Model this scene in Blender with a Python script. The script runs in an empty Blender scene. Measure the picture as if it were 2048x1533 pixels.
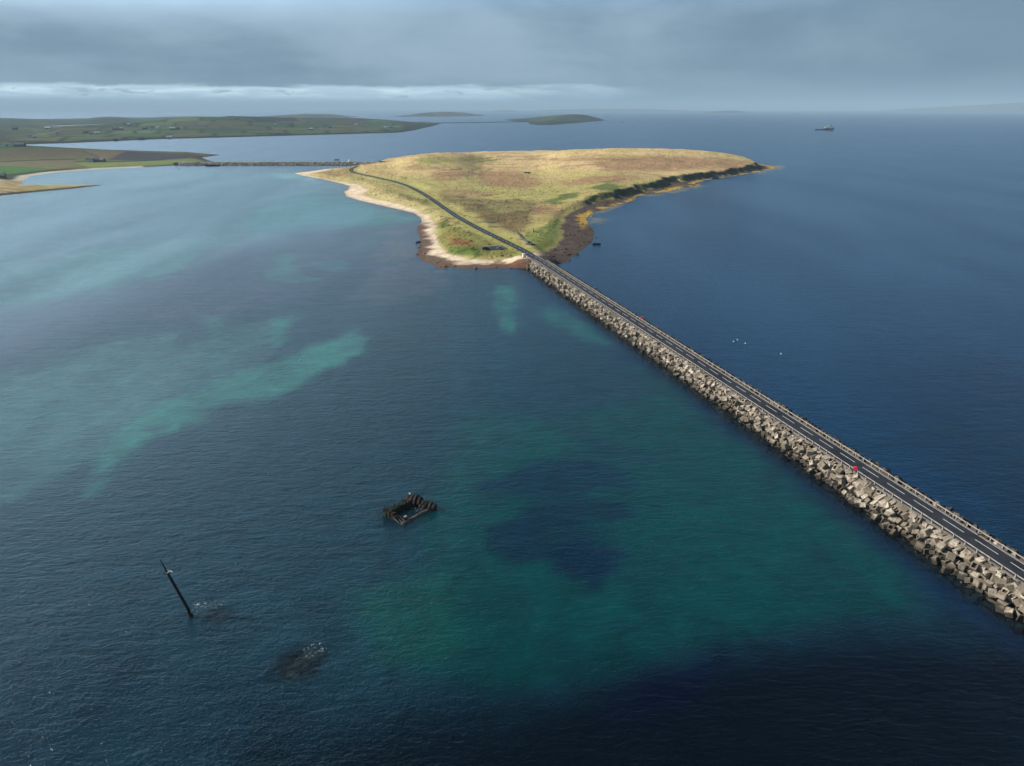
import bpy, bmesh, math, random
import numpy as np
from mathutils import Vector, Matrix, Euler

random.seed(7)
RNG = np.random.RandomState(11)
scene = bpy.context.scene
COL = scene.collection

# ------------------------------------------------------------------ survey
# Coastlines and positions were measured on the photograph and turned into
# metres on the ground (camera 95 m above the sea, looking 21.1 degrees down).
F, PITCH, H = 1422.0, math.radians(21.1), 95.0
SP, CP = math.sin(PITCH), math.cos(PITCH)

def gp(u, v, z=0.0):
    Y = (v - 766.5) / F
    down = SP + Y * CP
    D = (H - z) / down
    return ((u - 1024) / F * D, (CP - Y * SP) * D)

def ray(u, v):
    Y = (v - 766.5) / F
    return np.array([(u - 1024) / F, CP - Y * SP, -(SP + Y * CP)])

def proj(X, Y, Z):
    dz = H - Z
    dep = np.maximum(Y * CP + dz * SP, 1.0)
    return 1024 + F * X / dep, 766.5 + F * (dz * CP - Y * SP) / dep

def gpl(pts, z=0.0):
    return np.array([gp(u, v, z) for u, v in pts])

# ------------------------------------------------------------------ noise / polygons
def _h(ix, iy, seed):
    n = (ix.astype(np.int64) * 374761393 + iy.astype(np.int64) * 668265263 + seed * 974634777) & 0xFFFFFFFF
    n = ((n ^ (n >> 13)) * 1274126177) & 0xFFFFFFFF
    n = n ^ (n >> 16)
    return (n & 0xFFFFFF) / float(0xFFFFFF)

def vn(x, y, seed=0):
    ix, iy = np.floor(x), np.floor(y)
    fx, fy = x - ix, y - iy
    fx = fx * fx * (3 - 2 * fx); fy = fy * fy * (3 - 2 * fy)
    a = _h(ix, iy, seed); b = _h(ix + 1, iy, seed); c = _h(ix, iy + 1, seed); d = _h(ix + 1, iy + 1, seed)
    return (a * (1 - fx) + b * fx) * (1 - fy) + (c * (1 - fx) + d * fx) * fy

def fbm(x, y, seed=0, oct=4):
    s, a, t = 0, 1.0, 0
    for k in range(oct):
        s = s + a * vn(x * 2 ** k + 17 * k, y * 2 ** k - 9 * k, seed + k); t += a; a *= .5
    return s / t

def ss(x, a=0.0, b=1.0):
    t = np.clip((x - a) / (b - a), 0, 1)
    return t * t * (3 - 2 * t)

def sdist(X, Y, P, closed=True):
    P = np.asarray(P, float)
    n = len(P)
    best = np.full(X.shape, 1e18); ins = np.zeros(X.shape, bool)
    for i in range(n if closed else n - 1):
        ax, ay = P[i]; bx, by = P[(i + 1) % n]
        dx, dy = bx - ax, by - ay
        t = np.clip(((X - ax) * dx + (Y - ay) * dy) / (dx * dx + dy * dy + 1e-12), 0, 1)
        best = np.minimum(best, (X - ax - t * dx) ** 2 + (Y - ay - t * dy) ** 2)
        if closed and ay != by:
            c = ((ay > Y) != (by > Y)) & (X < (bx - ax) * (Y - ay) / (by - ay) + ax)
            ins ^= c
    d = np.sqrt(best)
    return np.where(ins, d, -d) if closed else d

def poly_mask(U, V, poly, soft, asp=1.0, warp=None):
    """soft mask of a surveyed patch; soft in survey units"""
    P = np.array(poly, float); P[:, 1] *= asp
    lo, hi = P.min(0) - soft * 2 - 50, P.max(0) + soft * 2 + 50
    m = (U > lo[0]) & (U < hi[0]) & (V * asp > lo[1]) & (V * asp < hi[1])
    out = np.zeros(U.shape)
    if m.any():
        d = sdist(U[m], V[m] * asp, P)
        if warp is not None: d = d + warp[m]
        out[m] = ss(d, -soft, soft)
    return out

def lerp(C, col, m):
    return C * (1 - m[..., None]) + np.array(col) * m[..., None]

# ------------------------------------------------------------------ object helpers
def tag(o, label=None, cat=None, group=None, kind=None):
    if label: o['label'] = label
    if cat: o['category'] = cat
    if group: o['group'] = group
    if kind: o['kind'] = kind
    return o

def mesh_obj(name, verts, faces, mat=None, parent=None, smooth=False):
    me = bpy.data.meshes.new(name)
    me.from_pydata([tuple(v) for v in verts], [], [tuple(f) for f in faces])
    if mat: me.materials.append(mat)
    if smooth: me.shade_smooth()
    o = bpy.data.objects.new(name, me); COL.objects.link(o)
    if parent: o.parent = parent
    return o

def empty(name, loc, rz=0.0, s=1.0):
    o = bpy.data.objects.new(name, None); COL.objects.link(o)
    o.location = loc; o.rotation_euler = (0, 0, rz); o.scale = (s, s, s)
    return o

class MB:
    """collects shapes and links them as ONE mesh"""
    def __init__(s): s.v, s.f = [], []
    def add(s, V, Fc):
        n = len(s.v); s.v += [tuple(v) for v in V]; s.f += [tuple(i + n for i in f) for f in Fc]; return s
    def box(s, c, d, R=None, taper=1.0):
        V = []
        for sz in (-1, 1):
            k = taper if sz > 0 else 1.0
            for sx, sy in ((-1, -1), (1, -1), (1, 1), (-1, 1)):
                v = Vector((sx * d[0] / 2 * k, sy * d[1] / 2 * k, sz * d[2] / 2))
                if R is not None: v = R @ v
                V.append((v.x + c[0], v.y + c[1], v.z + c[2]))
        return s.add(V, [(0, 3, 2, 1), (4, 5, 6, 7), (0, 1, 5, 4), (1, 2, 6, 5), (2, 3, 7, 6), (3, 0, 4, 7)])
    def tube(s, p, q, r, r2=None, n=8, caps=True):
        p, q = Vector(p), Vector(q); r2 = r if r2 is None else r2
        z = (q - p).normalized(); x = z.orthogonal().normalized(); y = z.cross(x)
        V = []
        for c, rr in ((p, r), (q, r2)):
            for k in range(n):
                a = 2 * math.pi * k / n
                V.append(c + x * rr * math.cos(a) + y * rr * math.sin(a))
        Fc = [(k, (k + 1) % n, n + (k + 1) % n, n + k) for k in range(n)]
        if caps: Fc += [tuple(range(n))[::-1], tuple(range(n, 2 * n))]
        return s.add(V, Fc)
    def prism(s, prof, x0, x1):
        """profile in (y,z), extruded along x"""
        n = len(prof)
        V = [(x0, a, b) for a, b in prof] + [(x1, a, b) for a, b in prof]
        return s.add(V, [(k, (k + 1) % n, n + (k + 1) % n, n + k) for k in range(n)] + [tuple(range(n))[::-1], tuple(range(n, 2 * n))])
    def build(s, name, mat, parent=None, smooth=False, bevel=0):
        o = mesh_obj(name, s.v, s.f, mat, parent, smooth)
        bm = bmesh.new(); bm.from_mesh(o.data)
        bmesh.ops.recalc_face_normals(bm, faces=bm.faces)
        if bevel: bmesh.ops.bevel(bm, geom=list(bm.edges), offset=bevel, segments=2, affect='EDGES', profile=.6)
        bm.to_mesh(o.data); bm.free()
        return o

# ------------------------------------------------------------------ materials
def new_mat(name):
    m = bpy.data.materials.new(name); m.use_nodes = True
    nt = m.node_tree
    for n in list(nt.nodes): nt.nodes.remove(n)
    out = nt.nodes.new('ShaderNodeOutputMaterial')
    return m, nt, out

class G:
    """tiny node-graph helper"""
    def __init__(s, nt): s.nt = nt
    def n(s, t, **kw):
        x = s.nt.nodes.new(t)
        for k, v in kw.items(): setattr(x, k, v)
        return x
    def put(s, sock, v):
        if isinstance(v, bpy.types.NodeSocket): s.nt.links.new(v, sock)
        elif v is not None:
            try: sock.default_value = v
            except Exception:
                sock.default_value = tuple(v) + (1,)
    def m(s, op, a, b=None, c=None, clamp=False):
        x = s.n('ShaderNodeMath', operation=op, use_clamp=clamp)
        for i, v in enumerate((a, b, c)):
            if v is not None: s.put(x.inputs[i], v)
        return x.outputs[0]
    def mr(s, v, a, b, c=0.0, d=1.0, smooth=True):
        x = s.n('ShaderNodeMapRange', interpolation_type='SMOOTHSTEP' if smooth else 'LINEAR')
        for i, q in enumerate((v, a, b, c, d)): s.put(x.inputs[i], q)
        return x.outputs[0]
    def noise(s, vec, scale, detail=4, rough=.55, dist=0.0):
        x = s.n('ShaderNodeTexNoise')
        if vec is not None: s.put(x.inputs['Vector'], vec)
        s.put(x.inputs['Scale'], scale); s.put(x.inputs['Detail'], detail)
        s.put(x.inputs['Roughness'], rough); s.put(x.inputs['Distortion'], dist)
        return x.outputs['Fac']
    def mix(s, f, a, b, mode='MIX'):
        x = s.n('ShaderNodeMix', data_type='RGBA', blend_type=mode)
        s.put(x.inputs[0], f); s.put(x.inputs[6], a); s.put(x.inputs[7], b)
        return x.outputs[2]
    def mapv(s, vec, rot=0.0, scale=(1, 1, 1), loc=(0, 0, 0)):
        x = s.n('ShaderNodeMapping')
        s.put(x.inputs['Vector'], vec); x.inputs['Rotation'].default_value = (0, 0, rot)
        x.inputs['Scale'].default_value = scale; x.inputs['Location'].default_value = loc
        return x.outputs[0]
    def pos(s): return s.n('ShaderNodeNewGeometry').outputs['Position']
    def obj(s): return s.n('ShaderNodeTexCoord').outputs['Object']
    def bump(s, h, dist, strength=1.0, normal=None):
        x = s.n('ShaderNodeBump'); s.put(x.inputs['Height'], h)
        s.put(x.inputs['Distance'], dist); s.put(x.inputs['Strength'], strength)
        if normal is not None: s.put(x.inputs['Normal'], normal)
        return x.outputs[0]
    def bsdf(s, col, rough=.8, normal=None, metal=0.0, spec=.3):
        x = s.n('ShaderNodeBsdfPrincipled')
        s.put(x.inputs['Base Color'], col); s.put(x.inputs['Roughness'], rough)
        s.put(x.inputs['Metallic'], metal); s.put(x.inputs['Specular IOR Level'], spec)
        if normal is not None: s.put(x.inputs['Normal'], normal)
        return x

def simple(name, c1, c2=None, scale=2.0, rough=.7, bump=.01, metal=0.0, spec=.3, stain=None):
    m, nt, out = new_mat(name); g = G(nt)
    v = g.obj(); n = g.noise(v, scale, 5, .6)
    c2 = c2 or tuple(x * .7 for x in c1)
    col = g.mix(g.mr(n, .35, .65), c1, c2)
    if stain:
        n2 = g.noise(g.mapv(v, scale=(1, 1, .35)), scale * .6, 3, .6, .5)
        col = g.mix(g.mr(n2, .54, .66), col, stain)
    b = g.bsdf(col, rough, g.bump(g.noise(v, scale * 4, 4), bump), metal, spec)
    nt.links.new(b.outputs[0], out.inputs[0])
    return m

def terrain_mat(name, nscale=.5, amp=.35, bumpd=.4, cs=1.0):
    m, nt, out = new_mat(name); g = G(nt)
    a = g.n('ShaderNodeVertexColor', layer_name='Col').outputs['Color']
    p = g.pos()
    n1 = g.noise(p, nscale, 5, .65)
    n2 = g.noise(g.mapv(p, rot=.5, scale=(1, .35, 1)), nscale * .22, 4, .6, .4)
    k = g.m('ADD', g.m('MULTIPLY', g.m('SUBTRACT', n1, .5), amp * 2.4), g.m('MULTIPLY', g.m('SUBTRACT', n2, .5), amp * 1.6))
    k = g.m('ADD', k, 1.0)
    cx = g.n('ShaderNodeCombineXYZ')
    for i in range(3): g.put(cx.inputs[i], k)
    col = g.mix(1.0, a, cx.outputs[0], 'MULTIPLY')
    hsv = g.n('ShaderNodeHueSaturation'); g.put(hsv.inputs['Hue'], g.mr(n2, .3, .7, .485, .515)); g.put(hsv.inputs['Color'], col)
    b = g.bsdf(hsv.outputs[0], .95, g.bump(n1, bumpd), spec=.1)
    nt.links.new(b.outputs[0], out.inputs[0])
    return m

M = {}
M['island'] = terrain_mat('island_ground', .40, .36, .8)
M['farland'] = terrain_mat('far_fields', .05, .3, 2.0)

# ------------------------------------------------------------------ terrain
class Land:
    """height grid over a surveyed shoreline; the hill's height is fitted so that its skyline is the surveyed one"""
    def __init__(s, name, outline, cell, build, sil, pad=3):
        s.name = name; P = np.asarray(outline, float); s.P = P; s.cell = cell
        lo, hi = P.min(0) - cell * pad, P.max(0) + cell * pad
        s.xs = np.arange(lo[0], hi[0] + cell, cell); s.ys = np.arange(lo[1], hi[1] + cell, cell)
        s.X, s.Y = np.meshgrid(s.xs, s.ys)
        s.sd = sdist(s.X, s.Y, P)
        low, dome = build(s)
        s.low, s.dome = low, dome
        # skyline fit
        U, _ = proj(s.X, s.Y, low)
        sil = np.array(sil, float)
        us = np.arange(sil[0, 0], sil[-1, 0] + 1, max(6, (sil[-1, 0] - sil[0, 0]) / 60))
        A = np.zeros(len(us)); st = (us[1] - us[0])
        for i, u in enumerate(us):
            vt = np.interp(u, sil[:, 0], sil[:, 1])
            Yv = (vt - 766.5) / F
            ratio = (SP + Yv * CP) / (CP - Yv * SP)
            m = (abs(U - u) < st * .6) & (dome > .04) & (s.sd > 0)
            if m.any():
                need = H - ratio * s.Y[m]
                A[i] = max(0.0, float(((need - low[m]) / dome[m]).min()))
            elif i: A[i] = A[i - 1]
        k = np.array([1, 2, 1]) / 4.
        if len(A) > 4:
            for _ in range(2): A = np.convolve(np.pad(A, 1, 'edge'), k, 'valid')
        s.A = np.interp(U, us, A)
        s.Z = low + s.A * dome
        s.Z = np.where(s.sd < 0, np.maximum(s.sd * .09, -3.0), s.Z)
    def h(s, x, y):
        i = np.clip((np.asarray(x) - s.xs[0]) / s.cell, 0, len(s.xs) - 1.001)
        j = np.clip((np.asarray(y) - s.ys[0]) / s.cell, 0, len(s.ys) - 1.001)
        i0 = np.floor(i).astype(int); j0 = np.floor(j).astype(int); a = i - i0; b = j - j0
        Z = s.Z
        return (Z[j0, i0] * (1 - a) + Z[j0, i0 + 1] * a) * (1 - b) + (Z[j0 + 1, i0] * (1 - a) + Z[j0 + 1, i0 + 1] * a) * b
    def hit(s, u, v):
        d = ray(u, v)
        k0, k1 = s.ys[0] / d[1], s.ys[-1] / d[1]
        ks = np.linspace(max(k0, 1), k1, 3000)
        X, Y, Z = ks * d[0], ks * d[1], H + ks * d[2]
        inside = (X > s.xs[0]) & (X < s.xs[-1]) & (Y > s.ys[0]) & (Y < s.ys[-1])
        w = np.where(inside & (Z <= np.maximum(s.h(X, Y), 0)))[0]
        if len(w): i = w[0]; return float(X[i]), float(Y[i]), float(max(s.h(X[i], Y[i]), 0))
        x, y = gp(u, v); return x, y, 0.0
    def mesh(s, mat, paint):
        keep = s.sd > -s.cell * 2.5
        idx = -np.ones(s.X.shape, int)
        q = keep[:-1, :-1] & keep[1:, :-1] & keep[:-1, 1:] & keep[1:, 1:]
        used = np.zeros_like(keep)
        used[:-1, :-1] |= q; used[1:, :-1] |= q; used[:-1, 1:] |= q; used[1:, 1:] |= q
        idx[used] = np.arange(used.sum())
        V = np.stack([s.X[used], s.Y[used], s.Z[used]], 1)
        j, i = np.where(q)
        Fc = np.stack([idx[j, i], idx[j, i + 1], idx[j + 1, i + 1], idx[j + 1, i]], 1)
        C = paint(s)[used]
        o = grid_obj(s.name, V, Fc, mat, {'Col': C})
        return o

def grid_obj(name, V, Fc, mat, colors=None, smooth=True):
    me = bpy.data.meshes.new(name)
    me.vertices.add(len(V)); me.vertices.foreach_set('co', V.astype(np.float32).ravel())
    me.loops.add(len(Fc) * 4); me.loops.foreach_set('vertex_index', Fc.astype(np.int32).ravel())
    me.polygons.add(len(Fc)); me.polygons.foreach_set('loop_start', np.arange(0, len(Fc) * 4, 4, dtype=np.int32))
    me.update(calc_edges=True)
    me.materials.append(mat)
    if smooth: me.shade_smooth()
    for k, C in (colors or {}).items():
        a = me.color_attributes.new(k, 'FLOAT_COLOR', 'POINT')
        if C.shape[1] == 3: C = np.concatenate([C, np.ones((len(C), 1))], 1)
        a.data.foreach_set('color', C.astype(np.float32).ravel())
    o = bpy.data.objects.new(name, me); COL.objects.link(o)
    return o

# ---- the sunlit island
NEAR = [(588, 347), (600, 351), (640, 358), (680, 367), (699, 373), (696, 379), (688, 384), (692, 393), (720, 402), (760, 411), (800, 420),
        (828, 427), (841, 436), (843, 445), (836, 451), (833, 460), (838, 472), (841, 485), (836, 500), (833, 510), (838, 518), (850, 525),
        (868, 530), (876, 541), (892, 536), (930, 538), (1000, 537), (1058, 537), (1130, 527), (1145, 515), (1165, 501), (1185, 483), (1190, 466), (1180, 452), (1172, 440),
        (1180, 429), (1200, 421), (1240, 409), (1270, 400), (1274, 392), (1300, 388), (1340, 383), (1360, 376), (1400, 372), (1388, 367), (1410, 361),
        (1440, 356), (1480, 350.5), (1520, 343.5), (1558, 335)]
FAR = [(452, 1370), (400, 1470), (300, 1570), (180, 1650), (60, 1680), (-60, 1650), (-150, 1570), (-215, 1470), (-258, 1400)]
TAIL = [(733, 328), (700, 334), (650, 339), (620, 343)]
outline = np.concatenate([gpl(NEAR), np.array(FAR), gpl(TAIL)])
UP = [(1082, 507), (1108, 492), (1124, 472), (1121, 450), (1128, 433), (1150, 418), (1185, 406), (1240, 394), (1262, 387), (1300, 376), (1345, 365),
      (1400, 356), (1450, 349), (1500, 341), (1526, 335)]
UP2 = [(385, 1400), (380, 1465), (290, 1555), (180, 1630), (60, 1660), (-60, 1630), (-140, 1550), (-200, 1455), (-240, 1390)]
UP3 = [(728, 331), (700, 337), (650, 343), (612, 348), (640, 354), (690, 363), (722, 369), (737, 380), (724, 389), (760, 399), (800, 406), (830, 416),
       (858, 427), (868, 442), (873, 466), (880, 490), (896, 506), (940, 516), (1000, 518), (1046, 514)]
upland = np.concatenate([gpl(UP, 2), np.array(UP2), gpl(UP3, 2)])

def isl_build(s):
    w = (fbm(s.X / 14, s.Y / 14, 3) - .5) * 10
    U, V = proj(s.X, s.Y, 0 * s.X)
    right = ss(U, 1105, 1230) * (V < 520)
    su = sdist(s.X, s.Y, upland) + w * .5 + right * ((fbm(s.X / 30, s.Y / 30, 19) - .5) * 15 + (fbm(s.X / 9, s.Y / 9, 29) - .5) * 8)
    s.su = su
    right = np.maximum(right, ss(s.Y, 1330, 1400))
    low = np.minimum(np.maximum(s.sd, 0) * .05, 1.5)
    up = (2.2 * (1 - right)) * ss(su, 0, 12) + right * (7.0 + 3 * (fbm(s.X / 40, s.Y / 40, 8) - .5)) * ss(su, -2, 9)
    low = low + up
    low = low + (fbm(s.X / 9, s.Y / 9, 21) - .5) * 1.0 * ss(su, 2, 14) + (fbm(s.X / 60, s.Y / 60, 22) - .5) * 3.0 * ss(su, 10, 60)
    # dunes on the sand side, gullies on the far cliff
    low = low + (fbm(s.X / 22, s.Y / 22, 31) - .4) * 5 * ss(su, 4, 25) * (1 - ss(su, 60, 110)) * (1 - ss(U, 850, 1000))
    dome = ss(s.Y, 640, 1480) * ss(s.sd, 10, 260)
    return low, dome

SIL = [(600, 345), (735, 329), (760, 322), (800, 313), (850, 306), (880, 304.5), (950, 304.5), (1040, 305), (1100, 301.5), (1180, 298),
       (1240, 296.5), (1300, 296.5), (1380, 298.5), (1450, 304), (1500, 315), (1525, 322), (1540, 329), (1556, 334.5)]
ISL = Land('island', outline, 2.6, isl_build, SIL)

# the road over the island
RD = [(1078, 519), (1062, 509), (1040, 498), (1000, 478.5), (960, 458.5), (920, 437), (890, 417.5), (860, 396.5), (830, 379), (800, 367), (760, 356.5), (725, 349.5), (708, 345.5),
      (702, 341), (705, 336.5), (716, 333), (735, 330.5)]
rp = [ISL.hit(u, v) for u, v in RD]
def catmull(P, n=14):
    P = [np.array(p, float) for p in P]; P = [2 * P[0] - P[1]] + P + [2 * P[-1] - P[-2]]
    out = []
    for i in range(1, len(P) - 2):
        for k in range(n):
            t = k / n
            out.append(.5 * ((2 * P[i]) + (-P[i - 1] + P[i + 1]) * t + (2 * P[i - 1] - 5 * P[i] + 4 * P[i + 1] - P[i + 2]) * t * t + (-P[i - 1] + 3 * P[i] - 3 * P[i + 1] + P[i + 2]) * t ** 3))
    out.append(P[-2]); return np.array(out)
# causeway frame: s along the causeway (towards the island), w across (to the right)
TV = np.array([-.2725, 1.0]); TV /= np.linalg.norm(TV); NV = np.array([TV[1], -TV[0]])
C0 = np.array([141.5, 0.0])
def cw(y, w):  # point at northing y on the axis, offset w
    q = C0 + np.array([-.2725 * y, y]) + NV * w
    return float(q[0]), float(q[1])
ROADZ = 4.0
RW = 3.0
first = [(*cw(y, 0), ROADZ) for y in (440, 470)]
rp = first + [p for p in rp if p[1] > 492]
RP = catmull(rp, 16)
zz = RP[:, 2].copy()
for _ in range(40): zz[1:-1] = (zz[:-2] + zz[1:-1] + zz[2:]) / 3
RP[:, 2] = np.maximum(zz, 2.5)
dr = np.full(ISL.X.shape, 1e9); zr = np.zeros(ISL.X.shape)
for p in RP[::2]:
    d = (ISL.X - p[0]) ** 2 + (ISL.Y - p[1]) ** 2
    m = d < dr; dr[m] = d[m]; zr[m] = p[2]
dr = np.sqrt(dr)
fl = 1 - ss(dr, 5.5, 20)
land_m = ISL.sd > 2
ISL.Z = np.where(land_m, ISL.Z * (1 - fl) + (zr - .22) * fl, ISL.Z)
# lay-by (car park) beside the road
CPX = gpl([(963, 495), (1000, 492), (1030, 491.5), (1040, 497), (1000, 500.5), (972, 501.5)], 3)
cpz = 3.1
sc_ = sdist(ISL.X, ISL.Y, CPX)
f2 = ss(sc_, -9, -2.5); f2 = f2 * ss(dr, 4, 10)
ISL.Z = np.where(land_m, ISL.Z * (1 - f2) + (cpz - .15) * f2, ISL.Z)

STRAW, GREEN, LUSH, BROWN, DARKH, SANDC, PEB, WEED, GOLD, CLIFF, RED = (.62, .45, .225), (.37, .34, .115), (.20, .235, .06), (.34, .20, .11), (.13, .115, .05), \
    (.82, .66, .48), (.085, .058, .048), (.075, .045, .03), (.45, .29, .05), (.035, .034, .018), (.27, .12, .05)

def isl_paint(s):
    U, V = proj(s.X, s.Y, s.Z)
    X, Y = s.X, s.Y
    w1 = (fbm(X / 25, Y / 25, 41) - .5) * 22; w2 = (fbm(X / 7, Y / 7, 43) - .5) * 8
    wp = w1 + w2
    C = np.zeros(X.shape + (3,)) + np.array(STRAW)
    # green slope nearer the camera and on the left, straw towards the crown
    g = ss(V + 20 * (fbm(X / 60, Y / 60, 5) - .5) - (U - 900) * .02, 322, 372)
    C = lerp(C, GREEN, g * .85)
    st = fbm(X / 70 + Y / 300, Y / 26, 6, 5)
    C = lerp(C, BROWN, ss(st, .56, .66) * .55)
    C = lerp(C, (.42, .37, .12), ss(fbm(X / 45, Y / 30, 61), .5, .7) * .5)
    def P(poly, col, k=1.0, soft=8, asp=2.4, wm=1.0):
        nonlocal C
        C = lerp(C, col, poly_mask(U, V, poly, soft, asp, wp * wm) * k)
    P([(1180, 322), (1330, 312), (1500, 322), (1500, 338), (1350, 340), (1210, 345)], BROWN, .75, 14)
    P([(1060, 318), (1240, 316), (1300, 322), (1120, 322)], (.27, .16, .08), .6, 8)
    P([(960, 340), (1040, 344), (1090, 368), (1050, 376), (960, 372)], BROWN, .8, 10)
    P([(860, 350), (920, 341), (960, 348), (880, 365)], BROWN, .7, 9)
    P([(800, 332), (900, 334), (880, 340), (790, 338)], BROWN, .5, 7)
    P([(1100, 362), (1240, 350), (1260, 362), (1140, 372)], BROWN, .75, 9)
    P([(950, 400), (1060, 402), (1100, 420), (1040, 430), (930, 425)], DARKH, .55, 14)
    P([(960, 430), (1060, 425), (1060, 450), (1030, 470), (1000, 455)], (.17, .115, .055), .85, 12)
    P([(1060, 415), (1110, 405), (1120, 425), (1070, 430)], BROWN, .7, 8)
    P([(870, 385), (960, 400), (1010, 440), (985, 452), (940, 425), (880, 395)], (.13, .10, .045), .6, 10)
    for a, b in (((925, 322), (985, 315)), ((945, 326), (1005, 318)), ((885, 341), (925, 338)), ((940, 343), (960, 336)), ((968, 343), (985, 337))):
        P([(a[0], a[1] - .5), (b[0], b[1] - .5), (b[0], b[1] + .8), (a[0], a[1] + .8)], (.13, .085, .035), .9, 2.0, 2.4, .05)
    P([(830, 318), (960, 312), (990, 322), (840, 328)], (.26, .29, .07), .7, 10)
    # lush plot near the causeway, steep green slopes on the right, their shade painted in
    P([(1045, 472), (1085, 455), (1120, 432), (1124, 470), (1108, 492), (1085, 505), (1065, 496)], LUSH, .9, 4, 2.0, .25)
    P([(1085, 404), (1115, 393), (1160, 382), (1150, 398), (1105, 408)], (.08, .12, .025), .85, 7, 2.4, .9)
    P([(1175, 376), (1215, 364), (1245, 372), (1235, 384), (1200, 384)], (.08, .13, .03), .85, 7, 2.4, .9)
    # left of the road: rough ground
    P([(880, 440), (960, 470), (1040, 505), (1040, 514), (900, 510), (875, 480)], (.21, .20, .055), .9, 8)
    P([(877, 432), (905, 440), (900, 452), (880, 462)], (.075, .105, .03), .8, 6)
    P([(900, 476), (950, 480), (950, 492), (900, 492)], RED, .85, 6)
    P([(890, 492), (960, 496), (960, 512), (900, 508)], (.11, .17, .03), .85, 6)
    P([(700, 350), (800, 372), (880, 420), (860, 430), (800, 400), (730, 378)], (.36, .31, .12), .8, 10)
    P([(790, 385), (860, 400), (905, 445), (870, 430), (810, 402)], (.17, .155, .05), .7, 8)
    P([(640, 343), (700, 337), (720, 345), (680, 352), (640, 350)], (.30, .19, .10), .8, 7)
    P([(740, 372), (790, 388), (830, 408), (780, 402), (745, 390)], (.52, .42, .20), .8, 7)
    spots = fbm(X / 6, Y / 6, 71, 3)
    C = lerp(C, (.07, .065, .028), ss(spots, .62, .72) * ss(U, 870, 930) * (1 - ss(U, 1050, 1120)) * ss(V, 372, 400) * .8)
    # verge beside the road
    C = lerp(C, (.30, .31, .08), (1 - ss(dr, 5, 9)) * .8)
    # track over the lush plot
    for tr in ([(1072, 490), (1095, 468), (1118, 438)], [(1060, 480), (1075, 478), (1100, 462)], [(980, 502), (960, 512), (940, 518)]):
        d = sdist(U, V * 2, np.array(tr) * [1, 2], closed=False)
        C = lerp(C, (.07, .11, .02), (1 - ss(d, .8, 2.2)) * .8)
    # shore zones
    su = s.su
    Us, Vs = proj(X, Y, 0 * X)
    right = ss(Us + w2, 1060, 1095) * (Vs < 560)
    right = np.maximum(right, ss(Y, 1330, 1380))
    beach = 1 - ss(su + w2 * .4, -2.5, 1.5)
    sand = np.zeros(C.shape) + np.array(SANDC)
    wk = fbm(X / 5, Y / 5, 77, 4)
    sand = lerp(sand, (.50, .37, .26), ss(wk, .45, .65) * .5)
    wet = 1 - ss(s.sd, 0, 5)
    sand = lerp(sand, (.36, .25, .17), wet * .7)
    lowp = ss(Vs + w2 * .6, 442, 452)          # seaweed-strewn stretch
    wr = fbm(X / 9, Y / 9, 79, 4)
    fr = s.sd / np.maximum(s.sd - su, 1)
    sand = lerp(sand, (.11, .068, .05), lowp * ss(1 - fr + (wr - .5) * .9, .25, .6) * .95)
    sand = lerp(sand, (.15, .07, .045), lowp * ss(Us, 960, 1010) * ss(wr, .38, .52) * .9)
    peb = np.zeros(C.shape) + np.array(PEB)
    peb = lerp(peb, (.13, .095, .07), ss(wk, .45, .7) * .6)
    peb = lerp(peb, (.05, .035, .035), ss(wr, .5, .6) * .5)
    gold = ss(fr + (wr - .5) * .8, .55, .1) * 0 + (1 - ss(fr + (wr - .5) * .7, .22, .55))
    gm = np.maximum(poly_mask(Us, Vs, [(1140, 432), (1180, 412), (1275, 385), (1290, 395), (1200, 430), (1180, 445), (1165, 460)], 8, 2, w2),
                    ss(Us, 1185, 1215))
    peb = lerp(peb, GOLD, gold * gm * .95 * ss(fbm(X / 12, Y / 12, 97), .36, .5))
    peb = lerp(peb, (.075, .055, .038), gold * (1 - gm) * .7)
    sh = sand * (1 - right[..., None]) + peb * right[..., None]
    C = C * (1 - beach[..., None]) + sh * beach[..., None]
    # vegetated cliff band (steep ground): rock and rough grass
    gy, gx = np.gradient(s.Z, s.cell)
    steep = ss(np.hypot(gx, gy), .42, .8) * ss(Us, 1120, 1160)
    C = lerp(C, CLIFF, steep * .95)
    C = lerp(C, (.085, .13, .03), steep * ss(fbm(X / 18, Y / 18, 91), .5, .6) * .6)
    # dune edge: pale marram
    dune = ss(su, -1, 3) * (1 - ss(su, 8, 22)) * (1 - right) * (1 - lowp)
    C = lerp(C, (.50, .42, .19), dune * .7 * ss(wk, .3, .6))
    return np.clip(C, .01, .9)
island = tag(ISL.mesh(M['island'], isl_paint), kind='structure')
ICOL = isl_paint(ISL)
def icol(x, y):
    i = np.clip(((x - ISL.xs[0]) / ISL.cell).astype(int), 0, len(ISL.xs) - 1); j = np.clip(((y - ISL.ys[0]) / ISL.cell).astype(int), 0, len(ISL.ys) - 1)
    return ICOL[j, i], ISL.su[j, i], ISL.sd[j, i], dr[j, i]
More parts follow.
